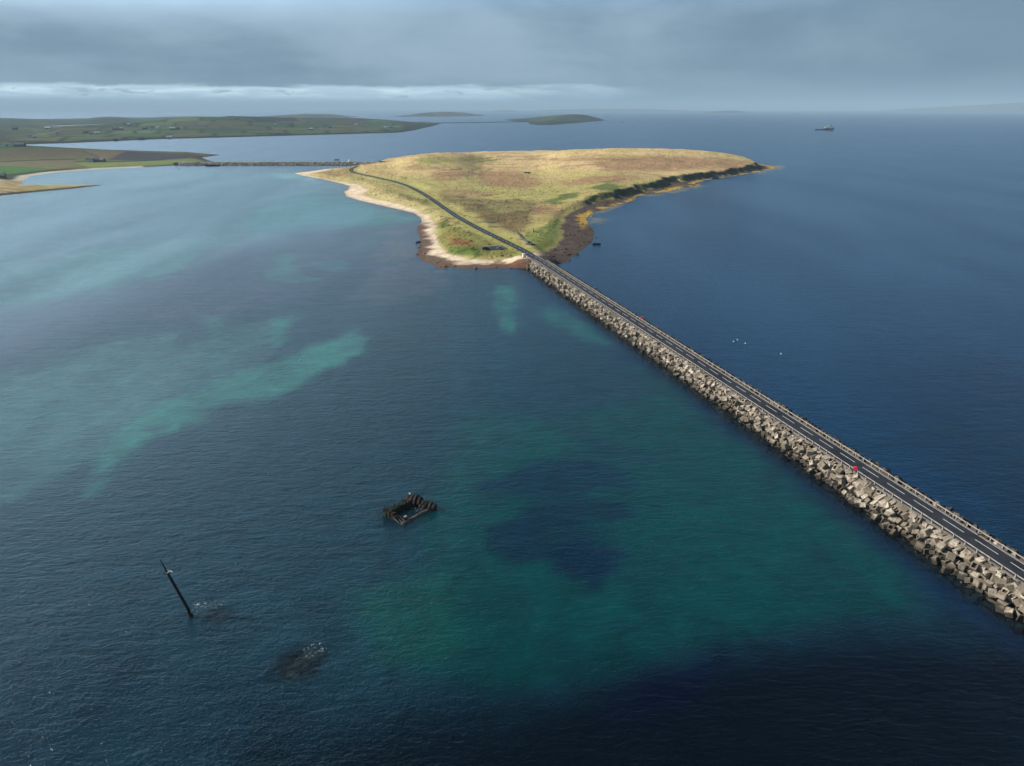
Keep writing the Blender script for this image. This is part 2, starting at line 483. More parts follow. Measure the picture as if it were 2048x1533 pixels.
def scatter(name, n, pick, size, flat, mat, dark, seed, nv=6):
    R = np.random.RandomState(seed)
    x = R.uniform(-345, 465, n * 5); y = R.uniform(440, 1500, n * 5)
    c, su, sd, rd = icol(x, y); ok = pick(x, y, su, sd, rd, R)
    x, y, c = x[ok][:n], y[ok][:n], c[ok][:n]; m = len(x)
    z = ISL.h(x, y); s_ = R.uniform(size[0], size[1], m) ** 1.0; hgt = s_ * R.uniform(flat[0], flat[1], m)
    V_ = np.zeros((m, nv * 2 + 1, 3)); K_ = np.zeros((m, nv * 2 + 1, 3))
    an = np.arange(nv) * 2 * np.pi / nv
    for ring, (rr, zz) in enumerate(((1.0, -.25), (.72, .62))):
        rad = s_[:, None] * rr * R.uniform(.7, 1.25, (m, nv))
        V_[:, ring * nv:(ring + 1) * nv, 0] = x[:, None] + np.cos(an) * rad
        V_[:, ring * nv:(ring + 1) * nv, 1] = y[:, None] + np.sin(an) * rad
        V_[:, ring * nv:(ring + 1) * nv, 2] = (z + hgt * zz)[:, None] + R.uniform(-.1, .1, (m, nv)) * hgt[:, None]
    V_[:, -1] = np.stack([x, y, z + hgt], 1)
    K_[:] = (c * R.uniform(dark[0], dark[1], (m, 1)))[:, None, :]
    Fs = []
    for k in range(nv):
        k2 = (k + 1) % nv
        Fs.append([k, k2, nv + k2, nv + k]); Fs.append([nv + k, nv + k2, 2 * nv, 2 * nv])
    base = (np.arange(m) * (nv * 2 + 1))[:, None, None]
    Fa = (np.array(Fs)[None] + base).reshape(-1, 4)
    me = bpy.data.meshes.new(name)
    quads = [tuple(q) if q[2] != q[3] else (q[0], q[1], q[2]) for q in Fa.tolist()]
    me.from_pydata(V_.reshape(-1, 3).tolist(), [], quads); me.materials.append(mat)
    a = me.color_attributes.new('Col', 'FLOAT_COLOR', 'POINT')
    a.data.foreach_set('color', np.concatenate([K_.reshape(-1, 3), np.ones((m * (nv * 2 + 1), 1))], 1).astype(np.float32).ravel())
    o = bpy.data.objects.new(name, me); COL.objects.link(o); return tag(o, kind='stuff')
tm_ = terrain_mat('tussock_grass', .8, .3, .3)
scatter('grass_tussocks', 15000, lambda x, y, su, sd, rd, R: (su > 2) & (rd > 6) & (fbm(x / 30, y / 30, 55) + .25 * R.rand(len(x)) > .56), (.5, 1.5), (.25, .55), tm_, (.78, 1.2), 5)
scatter('shore_rocks', 3800, lambda x, y, su, sd, rd, R: (su < 1.5) & (sd > -2.5) & (rd > 7) & ((x > 20) | (y > 1180) & (x > 100) | (sd < 5) & (y < 545) & (R.rand(len(x)) < .5)), (.35, 1.3), (.5, .9), M['island'], (.5, 1.7), 6)

# ---- headland on the left, with sand spit and bay
HO = np.concatenate([gpl([(-420, 405), (-150, 399), (0, 392), (80, 384), (150, 377.5), (207, 370.5), (150, 369.5), (100, 371), (60, 372.5), (46, 371), (44, 364), (60, 353), (100, 346.5), (150, 342), (200, 338.5),
                          (300, 334), (380, 330), (402, 328.5), (428, 324), (414, 320), (404, 315.5)]),
                     np.array([(-640, 1640), (-760, 1750), (-1000, 1850), (-1400, 1990), (-2300, 2050), (-2600, 1000)])])
def head_build(s):
    low = np.minimum(np.maximum(s.sd, 0) * .06, 1.6) + 1.2 * ss(s.sd, 18, 40) * ss(s.Y, 1010, 1080)
    spit = 1 - ss(s.Y, 1000, 1060)
    low = low + spit * 2.4 * ss(s.sd, 6, 22) * (1 - ss(s.X, -640, -560))
    dome = ss(s.Y, 1250, 1800) * ss(s.sd, 20, 260)
    return low, dome
HSIL = [(-300, 288), (0, 289.5), (60, 291), (120, 294.5), (230, 300), (300, 303), (350, 305.5), (385, 309), (404, 315), (425, 322)]
HEAD = Land('headland', HO, 5.0, head_build, HSIL)
def head_paint(s):
    U, V = proj(s.X, s.Y, s.Z); X, Y = s.X, s.Y
    wp = (fbm(X / 40, Y / 40, 15) - .5) * 6
    C = np.zeros(X.shape + (3,)) + np.array((.115, .125, .05))
    def P(poly, col, k=1.0, soft=3, asp=2.5):
        nonlocal C
        C = lerp(C, col, poly_mask(U, V, poly, soft, asp, wp) * k)
    P([(0, 297), (160, 293), (210, 310), (60, 320), (0, 322)], (.125, .11, .055))
    P([(-40, 286), (110, 290), (130, 296), (30, 297), (-40, 306)], (.06, .12, .03))
    P([(-60, 324), (140, 319), (170, 328), (110, 338), (60, 334), (-60, 330)], (.16, .14, .07))
    P([(-60, 331), (50, 334), (110, 339), (90, 345), (-60, 352)], (.06, .15, .03))
    P([(-60, 353), (50, 348), (60, 352), (20, 362), (-60, 364)], (.09, .2, .035))
    P([(165, 301), (250, 302), (235, 317), (200, 318)], (.16, .12, .07))
    P([(250, 303), (390, 309), (375, 318), (300, 322), (215, 320)], (.062, .055, .06))
    P([(150, 325), (300, 322), (400, 316), (402, 324), (330, 330), (180, 336)], (.17, .21, .06))
    P([(370, 307), (430, 316), (430, 326), (385, 317)], (.09, .05, .035), 1, 2)
    for ln in ([(-20, 325), (90, 320), (150, 319)], [(-20, 353), (60, 346), (110, 340)], [(165, 303), (190, 311), (200, 320)], [(150, 324), (230, 324), (330, 320)]):
        d = sdist(U, V * 2, np.array(ln) * [1, 2], closed=False)
        C = lerp(C, (.025, .04, .02), (1 - ss(d, 1.0, 2.6)) * .9)
    spit = 1 - ss(Y, 1010, 1050)
    C = lerp(C, (.33, .27, .10), spit)
    C = lerp(C, (.5, .4, .27), spit * ss(fbm(X / 16, Y / 8, 5), .55, .65))
    south = spit * (1 - ss(s.sd, 9, 15)) * ss(V - 368.5 - (207 - U) * .055, 0, 3.5)
    C = lerp(C, (.045, .04, .035), np.clip(south * 1.4, 0, 1))
    sh = (1 - ss(s.sd + wp * .5, 12, 18)) * (1 - spit)
    C = lerp(C, (.5, .43, .36), sh * (U < 285))
    C = lerp(C, (.06, .05, .04), sh * (U >= 285))
    d2 = (1 - ss(abs(s.sd - 22 + wp), 4, 9)) * (1 - spit) * (U < 150)
    C = lerp(C, (.045, .045, .03), d2 * .9)
    return C
tag(HEAD.mesh(M['farland'], head_paint), kind='structure')

# ---- farmed land beyond the sound
BO = np.concatenate([gpl([(-400, 297), (0, 291), (80, 288.5), (130, 287), (200, 284), (330, 278.5), (500, 274), (700, 268.5), (800, 265.5), (830, 261), (850, 256), (874, 250.5), (882, 247)]),
                     np.array([(-620, 5300), (-1200, 5700), (-2000, 5300), (-2450, 4300), (-2650, 3450), (-4600, 3250), (-4200, 2500)])])
def b_build(s):
    low = np.minimum(np.maximum(s.sd, 0) * .12, 9) * (.7 + .6 * fbm(s.X / 90, s.Y / 90, 3))
    dome = ss(s.sd, 40, 1300) * (.8 + .4 * fbm(s.X / 500, s.Y / 500, 9, 2))
    return low, dome
BSIL = [(-250, 250), (0, 259), (60, 256), (120, 252.5), (200, 249), (260, 246.5), (320, 241), (360, 237), (440, 232.3), (500, 233), (560, 235), (600, 236), (680, 235.5), (740, 236.5),
        (790, 240), (830, 244), (852, 247), (880, 248.5)]
FARB = Land('far_land', BO, 10.0, b_build, BSIL)
def field_paint(base, seed, sx=160, sy=230, rot=.35):
    def f(s):
        U, V = proj(s.X, s.Y, s.Z)
        a = s.X * math.cos(rot) + s.Y * math.sin(rot); b = -s.X * math.sin(rot) + s.Y * math.cos(rot)
        a = a + 60 * (fbm(s.X / 400, s.Y / 400, seed) - .5)
        row = np.floor(b / sy); ca = a / sx + row * .37; col = np.floor(ca)
        r = _h(col, row, seed); r2 = _h(col, row, seed + 5)
        C = np.zeros(s.X.shape + (3,)) + np.array(base)
        C = C * (.6 + .85 * r[..., None])
        C = lerp(C, (.13, .11, .05), ((r2 > .72) * .7).astype(float))
        C = lerp(C, (.06, .12, .03), ((r2 < .3) * .6).astype(float))
        fa, fb = ca - col, b / sy - row
        edge = np.maximum((np.minimum(fa, 1 - fa) * sx < 9), (np.minimum(fb, 1 - fb) * sy < 17))
        C = lerp(C, (.02, .03, .014), edge * .8)
        C = lerp(C, (.035, .032, .025), 1 - ss(s.sd + 30 * (fbm(s.X / 50, s.Y / 50, 4) - .5), 25, 45))
        return C, U, V
    return f
def b_paint(s):
    C, U, V = field_paint((.10, .14, .055), 3)(s)
    def P(poly, col, k=1.0, soft=3, asp=3):
        nonlocal C
        C = lerp(C, col, poly_mask(U, V, poly, soft, asp) * k)
    P([(445, 229), (505, 230), (590, 236), (600, 243), (515, 244), (500, 237), (455, 235)], (.035, .03, .032), .95)
    P([(600, 237), (700, 236), (760, 239), (720, 243), (640, 246)], (.05, .05, .035), .7)
    P([(665, 240), (720, 240), (725, 246), (670, 247)], (.12, .075, .045), .7)
    P([(790, 245), (830, 246), (880, 249), (830, 262), (800, 262), (810, 252)], (.035, .042, .028), .9)
    P([(345, 243), (470, 245), (480, 255), (360, 253)], (.12, .10, .055), .6)
    P([(400, 256), (520, 258), (520, 262), (410, 264)], (.05, .085, .035), .8)
    P([(660, 256), (760, 255), (740, 262), (670, 263)], (.12, .12, .06), .6)
    P([(220, 256), (260, 254), (265, 262), (225, 263)], (.11, .10, .05), .6)
    P([(-20, 262), (60, 258), (75, 270), (0, 285)], (.05, .065, .035), .6)
    return C
tag(FARB.mesh(M['farland'], b_paint), kind='structure')

def isle(name, near, back, cell, sil, base, seed, lowh=6, span=300, dark=None):
    P = np.concatenate([gpl(near), np.array(back, float)])
    def bl(s):
        return np.minimum(np.maximum(s.sd, 0) * .1, lowh) * (.6 + .8 * fbm(s.X / 150, s.Y / 150, seed)), ss(s.sd, cell, span)
    L = Land(name, P, cell, bl, sil)
    def pt(s):
        C, U, V = field_paint(base, seed, 220, 300)(s)
        if dark:
            for poly, c, k in dark: C = lerp(C, c, poly_mask(U, V, poly, 3, 3) * k)
        return C
    tag(L.mesh(M['farland'], pt), kind='structure')
    return L
HILLS = isle('hills', [(-250, 260), (0, 258), (100, 252), (250, 247.5), (400, 243.5), (600, 242), (700, 236), (712, 234.2)], [(-1900, 9600), (-3500, 9300), (-4300, 8500), (-4600, 6700), (-5300, 6600), (-8000, 6900)], 40,
     [(-200, 233), (0, 236), (60, 238), (130, 239), (165, 238), (210, 233), (245, 234), (270, 236), (340, 233.5), (400, 233), (440, 234), (520, 233.5), (570, 230), (620, 228), (680, 229), (708, 233.5)],
     (.06, .075, .035), 13, 3, 600)
isle('low_island', [(786, 234), (830, 233.8), (900, 233.5), (969, 232.3)], [(-500, 12700), (-1100, 13100), (-1700, 12300)], 40,
     [(786, 233.5), (815, 231), (838, 226.5), (880, 224), (905, 224), (935, 226), (969, 232)], (.055, .065, .035), 23, 8, 350)
isle('green_island', [(1006, 240), (1030, 243), (1055, 244.5), (1060, 249), (1078, 250.5), (1110, 250), (1160, 246), (1215, 241.2)], [(700, 6900), (430, 7100), (150, 7050)], 14,
     [(1006, 239.5), (1030, 238.5), (1060, 236), (1100, 232), (1140, 229), (1168, 229.6), (1190, 234), (1212, 240)], (.06, .10, .035), 33, 7, 260,
     [([(1130, 227), (1170, 228), (1215, 238), (1215, 243), (1160, 240), (1148, 232)], (.06, .045, .04), .85),
      ([(1055, 244), (1120, 242), (1215, 239), (1215, 243), (1110, 251), (1060, 251)], (.04, .045, .03), .85),
      ([(1000, 238), (1060, 238), (1060, 245), (1000, 243)], (.05, .045, .04), .8)])
isle('distant_shore', [(1066, 223.6), (1200, 223.6), (1350, 223.8), (1445, 224)], [(7000, 27500), (3800, 30000), (700, 29000)], 130,
     [(1066, 222.8), (1085, 221), (1120, 219.6), (1200, 218), (1300, 219), (1380, 221.3), (1440, 223)], (.05, .06, .04), 43, 15, 900)
isle('distant_island', [(976, 223.8), (1040, 223.8)], [(350, 26800), (-750, 26800)], 80, [(976, 223), (990, 221), (1010, 220.3), (1040, 221.5)], (.05, .06, .04), 53, 10, 500)
isle('distant_islet', [(1393, 226), (1430, 226.4), (1480, 226.3), (1508, 225.6)], [(6700, 19600), (5300, 19900)], 60, [(1393, 225.4), (1430, 223), (1468, 221.2), (1508, 225)], (.02, .025, .02), 63, 10, 400)
isle('dark_islet', [(1546, 227.3), (1570, 227.8), (1594, 227.3)], [(5900, 15500), (5700, 15800), (5500, 15500)], 30, [(1546, 226.8), (1558, 225.4), (1575, 225.0), (1594, 226.9)], (.015, .018, .015), 73, 10, 200)
isle('mountains', [(1740, 223.6), (1850, 223.9), (2048, 224.5), (2400, 225)], [(26000, 27000), (22000, 31500), (15000, 31000)], 200,
     [(1740, 222.8), (1820, 217.5), (1900, 213.5), (1960, 210), (2048, 204.5), (2300, 199)], (.008, .012, .014), 83, 30, 2500)

# ------------------------------------------------------------------ water and seabed
def axis(lo, hi, st, far, grow=1.12):
    a = list(np.arange(lo, hi + st, st)); d = st
    while a[-1] < far: d *= grow; a.append(a[-1] + d)
    d = st; b = [lo]
    while b[0] > -far: d *= grow; b.insert(0, b[0] - d)
    return np.array(b[:-1] + a)
xs = axis(-760, 520, 3.6, 60000)
ys = [70.0]
while ys[-1] < 2200: ys.append(ys[-1] + max(1.8, ys[-1] * .0062))
d = 14
while ys[-1] < 60000: d *= 1.09; ys.append(ys[-1] + d)
d = 2.; pre = [70.0]
while pre[0] > -60000: d *= 1.3; pre.insert(0, pre[0] - d)
ys = np.array(pre[:-1] + ys)
WX, WY = np.meshgrid(xs, ys)
U, V = proj(WX, WY, 0 * WX); front = WY > 40; U = np.where(front, U, -9999); V = np.where(front, V, 9999)
wl = (fbm(WX / 60, WY / 60, 101, 3) - .5); wm = (fbm(WX / 16, WY / 16, 103, 4) - .5); wsn = (fbm(WX / 6, WY / 6, 105, 3) - .5)
warp = wl * 55 + wm * 62 + wsn * 22
mot = fbm(WX / 10 + 5, WY / 17, 131, 5); mot2 = fbm(WX / 34, WY / 30, 137, 4)
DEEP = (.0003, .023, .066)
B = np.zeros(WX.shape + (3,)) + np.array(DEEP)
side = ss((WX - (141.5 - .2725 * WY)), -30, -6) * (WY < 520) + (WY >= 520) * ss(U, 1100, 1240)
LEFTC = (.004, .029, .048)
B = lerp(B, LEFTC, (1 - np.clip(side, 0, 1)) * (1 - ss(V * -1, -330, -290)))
TEAL, PALE, MINT, WEEDC, NAVY = (.0002, .043, .046), (.035, .14, .145), (.02, .15, .125), (.022, .036, .066), (.001, .006, .028)
def W(poly, col, k=1.0, soft=14, asp=1.8, wf=1.0, nomot=False):
    global B
    mk_ = poly_mask(U, V, poly, soft, asp, warp * wf)
    B = lerp(B, col, mk_ * k * (1 if nomot else (1 - .38 * ss(mot, .42, .66)) * (1 - .22 * ss(mot2, .5, .7))))
# pale shallows of the bay
W([(-300, 300), (380, 332), (590, 345), (700, 375), (690, 392), (840, 438), (820, 447), (700, 462), (600, 470), (520, 482), (450, 500), (380, 530), (330, 552), (180, 590), (60, 612), (-300, 680)], PALE, .55, 16, 2.2, .6)
W([(-300, 395), (100, 408), (180, 415), (420, 412), (520, 385), (600, 400), (400, 450), (200, 500), (-300, 560)], (.03, .085, .12), .75, 22, 2.2)
W([(600, 385), (690, 400), (830, 436), (800, 446), (600, 452), (480, 470), (520, 420)], (.012, .15, .135), .7, 14, 2.2)
W([(770, 450), (700, 495), (730, 500), (790, 462)], MINT, .5, 8, 2.0)
W([(180, 500), (420, 480), (350, 545), (60, 608), (60, 560)], (.03, .16, .14), .5, 16, 2.2)
W([(548, 349), (592, 346), (640, 366), (560, 356)], (.10, .28, .24), .8, 8, 2.2, .3)
# weed beds
W([(840, 450), (600, 465), (440, 500), (330, 560), (0, 625), (-200, 700), (0, 720), (200, 650), (430, 640), (560, 600), (700, 560), (830, 530), (900, 545), (860, 500)], WEEDC, .85, 14, 2.0)
W([(556, 520), (575, 512), (590, 545), (640, 560), (560, 572), (545, 560)], MINT, .45, 8, 2)
W([(620, 520), (680, 520), (700, 545), (640, 540)], (.02, .12, .12), .45, 10, 2)
W([(780, 470), (810, 475), (830, 520), (800, 535), (740, 520), (760, 500)], (.09, .075, .07), .5, 10, 2)
W([(740, 540), (830, 520), (900, 545), (880, 580), (800, 590), (700, 600)], (.05, .058, .08), .6, 14, 2)
# sand bands
W([(-200, 900), (0, 770), (120, 720), (230, 670), (360, 658), (365, 690), (560, 640), (590, 640), (540, 690), (510, 740), (600, 700), (705, 665), (718, 712), (640, 745), (545, 798), (440, 830), (330, 868), (285, 905), (200, 980),
   (165, 985), (178, 930), (120, 960), (-200, 1100)], (.028, .105, .105), .7, 12, 1.6)
W([(-100, 760), (120, 730), (300, 690), (420, 700), (500, 740), (330, 800), (200, 860), (60, 900), (-100, 900)], (.03, .105, .11), .3, 24, 1.6, 1.2)
W([(165, 990), (178, 925), (240, 860), (330, 805), (430, 760), (520, 735), (600, 700), (700, 664), (718, 710), (640, 745), (545, 796), (450, 800), (330, 868), (285, 905), (200, 980)], (.024, .155, .128), .8, 12, 1.6, .55)
W([(545, 640), (585, 635), (560, 690), (525, 735), (505, 735), (540, 690)], MINT, .6, 6, 1.6, .4)
W([(300, 715), (355, 690), (365, 700), (310, 730)], WEEDC, .8, 6, 1.6, .4)
W([(485, 735), (530, 690), (560, 700), (520, 735)], WEEDC, .8, 6, 1.6, .4)
W([(290, 860), (320, 850), (320, 865), (295, 872)], WEEDC, .8, 5, 1.6, .3)
W([(410, 640), (445, 635), (440, 690), (425, 700)], (.02, .14, .12), .5, 7, 1.6, .4)
# centre and right-hand patches
W([(992, 572), (1028, 572), (1032, 620), (1034, 668), (1008, 672), (990, 610)], MINT, .62, 8, 1.6, .25)
W([(1085, 622), (1150, 612), (1172, 640), (1212, 676), (1232, 692), (1170, 686), (1110, 650)], MINT, .42, 14, 1.6, .4)
W([(1290, 745), (1340, 752), (1420, 820), (1540, 905), (1660, 985), (1800, 1120), (1830, 1220), (1600, 1250), (1480, 1290), (1380, 1300), (1200, 1370), (960, 1380), (820, 1340), (730, 1270), (740, 1200), (870, 1130), (870, 1040), (895, 960),
   (920, 890), (930, 830), (1000, 835), (1100, 850), (1180, 830), (1300, 800), (1325, 780)], TEAL, .95, 42, 1.5, .8)
W([(960, 865), (1120, 850), (1150, 900), (1040, 960), (930, 980), (900, 930)], (.002, .055, .048), .5, 26, 1.5)
W([(880, 1180), (1000, 1140), (1100, 1300), (960, 1380), (860, 1300)], (.0003, .034, .036), .6, 50, 1.5, 1)
W([(1330, 960), (1620, 1000), (1680, 1100), (1500, 1180), (1300, 1100)], (.0006, .050, .052), .6, 50, 1.5, 1)
W([(960, 975), (1060, 935), (1180, 920), (1290, 940), (1250, 975), (1080, 995)], (.001, .020, .040), .9, 16, 1.6, .9, True)
W([(1150, 870), (1260, 890), (1320, 920), (1250, 935), (1170, 905)], (.002, .028, .045), .85, 14, 1.6, .7, True)
for pol, k_ in (([(1000, 1058), (1050, 1022), (1095, 1030), (1080, 1075), (1100, 1110), (1040, 1112), (1005, 1090)], .8), ([(1080, 1005), (1160, 990), (1255, 1020), (1262, 1040), (1190, 1036), (1120, 1045), (1085, 1032)], .7),
            ([(1095, 1040), (1180, 1050), (1215, 1075), (1190, 1095), (1110, 1090)], .6), ([(1110, 1100), (1150, 1085), (1215, 1098), (1262, 1095), (1240, 1115), (1222, 1150), (1215, 1180), (1185, 1186), (1160, 1160), (1115, 1145)], .95)):
    W(pol, (.0008, .014, .036), k_, 13, 1.6, .8, True)
W([(940, 880), (1000, 850), (1050, 870), (1000, 905)], (.005, .04, .06), .5, 14, 1.6)
# golden weed in the shallows off the cliff
for pol in ([(1170, 418), (1230, 400), (1262, 402), (1215, 424), (1180, 430)], [(1180, 436), (1215, 440), (1205, 448), (1175, 446)], [(1270, 392), (1350, 380), (1400, 372), (1360, 388), (1300, 396)],
            [(1330, 384), (1400, 366), (1420, 372), (1370, 384)], [(1480, 352), (1560, 333), (1566, 337), (1500, 352)]):
    W(pol, (.20, .15, .03), .75, 6, 2.2, .35)
# deep basin near the camera, and vignette darkening painted into the water colour
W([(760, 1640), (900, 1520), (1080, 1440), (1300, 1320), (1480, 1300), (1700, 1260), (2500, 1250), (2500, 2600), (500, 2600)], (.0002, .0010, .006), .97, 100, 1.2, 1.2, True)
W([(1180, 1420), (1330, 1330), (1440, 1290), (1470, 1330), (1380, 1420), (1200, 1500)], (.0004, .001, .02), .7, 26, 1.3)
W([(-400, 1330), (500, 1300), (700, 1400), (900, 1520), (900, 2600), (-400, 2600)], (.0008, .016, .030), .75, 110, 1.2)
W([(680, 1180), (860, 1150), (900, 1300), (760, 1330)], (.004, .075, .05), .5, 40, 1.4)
W([(500, 1500), (900, 1400), (2800, 1330), (2800, 2800), (500, 2800)], (.0002, .003, .007), .9, 150, 1.2, 1.0, True)  # light fall-off towards the bottom, painted as darker water
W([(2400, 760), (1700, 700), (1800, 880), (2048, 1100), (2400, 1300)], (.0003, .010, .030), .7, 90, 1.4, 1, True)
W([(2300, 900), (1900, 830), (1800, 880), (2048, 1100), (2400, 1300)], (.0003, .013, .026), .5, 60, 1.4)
WV = np.stack([WX.ravel(), WY.ravel(), np.zeros(WX.size)], 1)
nx, ny = len(xs), len(ys)
ii = np.arange(nx * ny).reshape(ny, nx)
WF = np.stack([ii[:-1, :-1].ravel(), ii[:-1, 1:].ravel(), ii[1:, 1:].ravel(), ii[1:, :-1].ravel()], 1)

def water_mat():
    m, nt, out = new_mat('sea_water'); g = G(nt)
    a = g.n('ShaderNodeVertexColor', layer_name='Col').outputs['Color']
    p = g.pos()
    sx = g.n('ShaderNodeSeparateXYZ'); g.put(sx.inputs[0], p)
    # bottom colour mottling
    n = g.noise(p, .12, 6, .62, .6)
    k = g.mr(n, .25, .75, .78, 1.24)
    cx = g.n('ShaderNodeCombineXYZ')
    for i in range(3): g.put(cx.inputs[i], k)
    col = g.mix(1.0, a, cx.outputs[0], 'MULTIPLY')
    # offset from the causeway axis (metres, + to the right)
    off = g.m('ADD', g.m('MULTIPLY', sx.outputs[0], float(NV[0])), g.m('MULTIPLY', sx.outputs[1], float(NV[1])))
    off = g.m('SUBTRACT', off, float(C0 @ NV))
    wob = g.m('MULTIPLY', g.m('SUBTRACT', g.noise(p, .09, 3), .5), 9.0)
    near = g.m('MULTIPLY', g.mr(g.m('ADD', off, wob), -22.0, -13.0), g.mr(off, 0.0, 1.0, 1.0, 0.0))
    inwater = g.mr(sx.outputs[1], 440.0, 470.0, 1.0, 0.0)
    col = g.mix(g.m('MULTIPLY', g.m('MULTIPLY', near, inwater), .82), col, (.0012, .013, .040, 1))
    # ripples
    big = g.noise(g.mapv(p, rot=.4, scale=(1, .25, 1)), .012, 3, .5, .3)
    lanes = g.mr(big, .3, .7, .5, 1.4)
    v1 = g.mapv(p, rot=-.16, scale=(.45, 1, 1))
    v2 = g.mapv(p, rot=.22, scale=(.5, 1, 1), loc=(13, 7, 0))
    w1 = g.noise(v1, .42, 2, .5, .5)
    w2 = g.noise(v2, .95, 3, .6, .6)
    w3 = g.noise(g.mapv(p, rot=.6, scale=(.7, 1, 1)), 2.3, 2, .6, .3)
    w0 = g.noise(g.mapv(p, rot=-.3, scale=(.3, 1, 1)), .14, 2, .5, .3)
    w5 = g.noise(g.mapv(p, rot=-.5, scale=(.8, 1, 1)), 4.5, 2, .6)
    w4 = g.noise(g.mapv(p, rot=.1, scale=(.6, 1, 1)), 1.5, 2, .6, .8)
    hgt = g.m('ADD', g.m('ADD', g.m('MULTIPLY', w1, .55), g.m('MULTIPLY', w2, .42)), g.m('ADD', g.m('ADD', g.m('MULTIPLY', w3, .16), g.m('ADD', g.m('MULTIPLY', w4, .30), g.m('MULTIPLY', w5, .07))), g.m('MULTIPLY', w0, .6)))
    nor = g.bump(g.m('MULTIPLY', hgt, lanes), WAVE)
    b = g.bsdf(col, .22, nor, spec=.5)
    b.inputs['IOR'].default_value = 1.33
    # clear water over submerged blocks and wrecks
    cl = g.m('MULTIPLY', g.m('MULTIPLY', g.mr(off, -15.5, -10.8, 0.0, .93), g.mr(off, 4.0, 5.0, 1.0, 0.0)), inwater)
    for (cx_, cy_, r0, r1, amt) in CLEAR:
        dx = g.m('SUBTRACT', sx.outputs[0], cx_); dy = g.m('SUBTRACT', sx.outputs[1], cy_)
        dd = g.m('SQRT', g.m('ADD', g.m('MULTIPLY', dx, dx), g.m('MULTIPLY', dy, dy)))
        dd = g.m('ADD', dd, g.m('MULTIPLY', g.m('SUBTRACT', g.noise(p, .35, 3), .5), 5.0))
        cl = g.m('MAXIMUM', cl, g.mr(dd, r0, r1, amt, 0.0))
    tr = g.n('ShaderNodeBsdfTransparent'); tr.inputs[0].default_value = (.70, .88, .90, 1)
    # surface gloss stays over the clear parts
    gl = g.n('ShaderNodeBsdfGlossy'); gl.inputs['Roughness'].default_value = .22; g.put(gl.inputs['Normal'], nor)
    fr = g.n('ShaderNodeFresnel'); fr.inputs['IOR'].default_value = 1.33; g.put(fr.inputs['Normal'], nor)
    tg = g.n('ShaderNodeMixShader'); g.put(tg.inputs[0], fr.outputs[0]); nt.links.new(tr.outputs[0], tg.inputs[1]); nt.links.new(gl.outputs[0], tg.inputs[2])
    mx = g.n('ShaderNodeMixShader'); g.put(mx.inputs[0], cl); nt.links.new(b.outputs[0], mx.inputs[1]); nt.links.new(tg.outputs[0], mx.inputs[2])
    # foam flecks where the swell breaks over the sunken wrecks and at the block slope
    fo = 0.0
    fn = g.noise(p, 1.9, 4, .75, .8)
    for (fx, fy, r) in FOAM:
        dx = g.m('SUBTRACT', sx.outputs[0], fx); dy = g.m('SUBTRACT', sx.outputs[1], fy)
        dd = g.m('SQRT', g.m('ADD', g.m('MULTIPLY', dx, dx), g.m('MULTIPLY', dy, dy)))
        fo = g.m('MAXIMUM', fo, g.m('MULTIPLY', g.mr(dd, r * .3, r, 1.0, 0.0), g.mr(fn, .56, .66)))
    edge = g.m('MULTIPLY', g.m('MULTIPLY', g.mr(off, -10.2, -9.0), g.mr(off, -7.0, -6.0, 1.0, 0.0)), inwater)
    fo = g.m('MAXIMUM', fo, g.m('MULTIPLY', g.m('MULTIPLY', edge, g.mr(g.noise(p, 1.3, 5, .75, .5), .56, .68)), .45))
    fd = g.n('ShaderNodeBsdfDiffuse'); fd.inputs[0].default_value = (.62, .68, .72, 1)
    m2 = g.n('ShaderNodeMixShader'); g.put(m2.inputs[0], g.m('MULTIPLY', fo, .75)); nt.links.new(mx.outputs[0], m2.inputs[1]); nt.links.new(fd.outputs[0], m2.inputs[2])
    nt.links.new(m2.outputs[0], out.inputs[0])
    return m
WAVE = .38
wk1 = gp(813, 1027); reef = gp(430, 1228); slab = gp(597, 1330)
CLEAR = [(wk1[0], wk1[1], 4.0, 9.5, .45), (reef[0] + .8, reef[1] - .6, .5, 5.0, .7), (slab[0], slab[1], 1.8, 7.0, .85)]
q1, q2, q3, q4, q5 = gp(628, 1300), gp(400, 1212), gp(835, 1015), gp(876, 541), gp(1850, 1108)
FOAM = [(q1[0], q1[1], 3.0), (q2[0], q2[1], 2.6), (q3[0], q3[1], 3.0), (q4[0] + 2, q4[1] - 4, 6.0), (q5[0] + 1.0, q5[1] + .5, 3.5), gp(440, 1210) + (2.0,)]
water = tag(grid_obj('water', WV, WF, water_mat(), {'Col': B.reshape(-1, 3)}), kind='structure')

sb = simple('seabed_sand', (.012, .045, .06), (.006, .022, .035), .08, .95, .05)
tag(mesh_obj('seabed', [(-60000, -60000, -5.5), (60000, -60000, -5.5), (60000, 60000, -5.5), (-60000, 60000, -5.5)], [(0, 1, 2, 3)], sb), kind='structure')
# ------------------------------------------------------------------ causeway, road, rails
M['core'] = simple('rubble_core', (.045, .04, .035), (.02, .018, .016), .6, .95, .15)
M['kerb'] = simple('kerb_concrete', (.22, .20, .18), (.14, .13, .12), .7, .9, .02)
M['rail'] = simple('rail_concrete', (.40, .36, .32), (.26, .23, .21), .8, .8, .01)
M['post'] = simple('post_concrete', (.36, .33, .29), (.22, .20, .18), .9, .85, .01)
M['white'] = simple('white_paint', (.78, .77, .74), (.6, .58, .54), .8, .6, .01)
M['red'] = simple('red_plastic', (.85, .06, .09), (.75, .05, .08), 1, .45, 0)
M['black'] = simple('black_rust', (.012, .010, .009), (.03, .018, .012), 1.2, .8, .03)
M['rust'] = simple('rusted_iron', (.010, .008, .006), (.038, .022, .012), .9, .85, .05, stain=(.02, .05, .012))
M['weediron'] = simple('weedy_iron', (.008, .012, .005), (.014, .042, .010), .7, .9, .08)
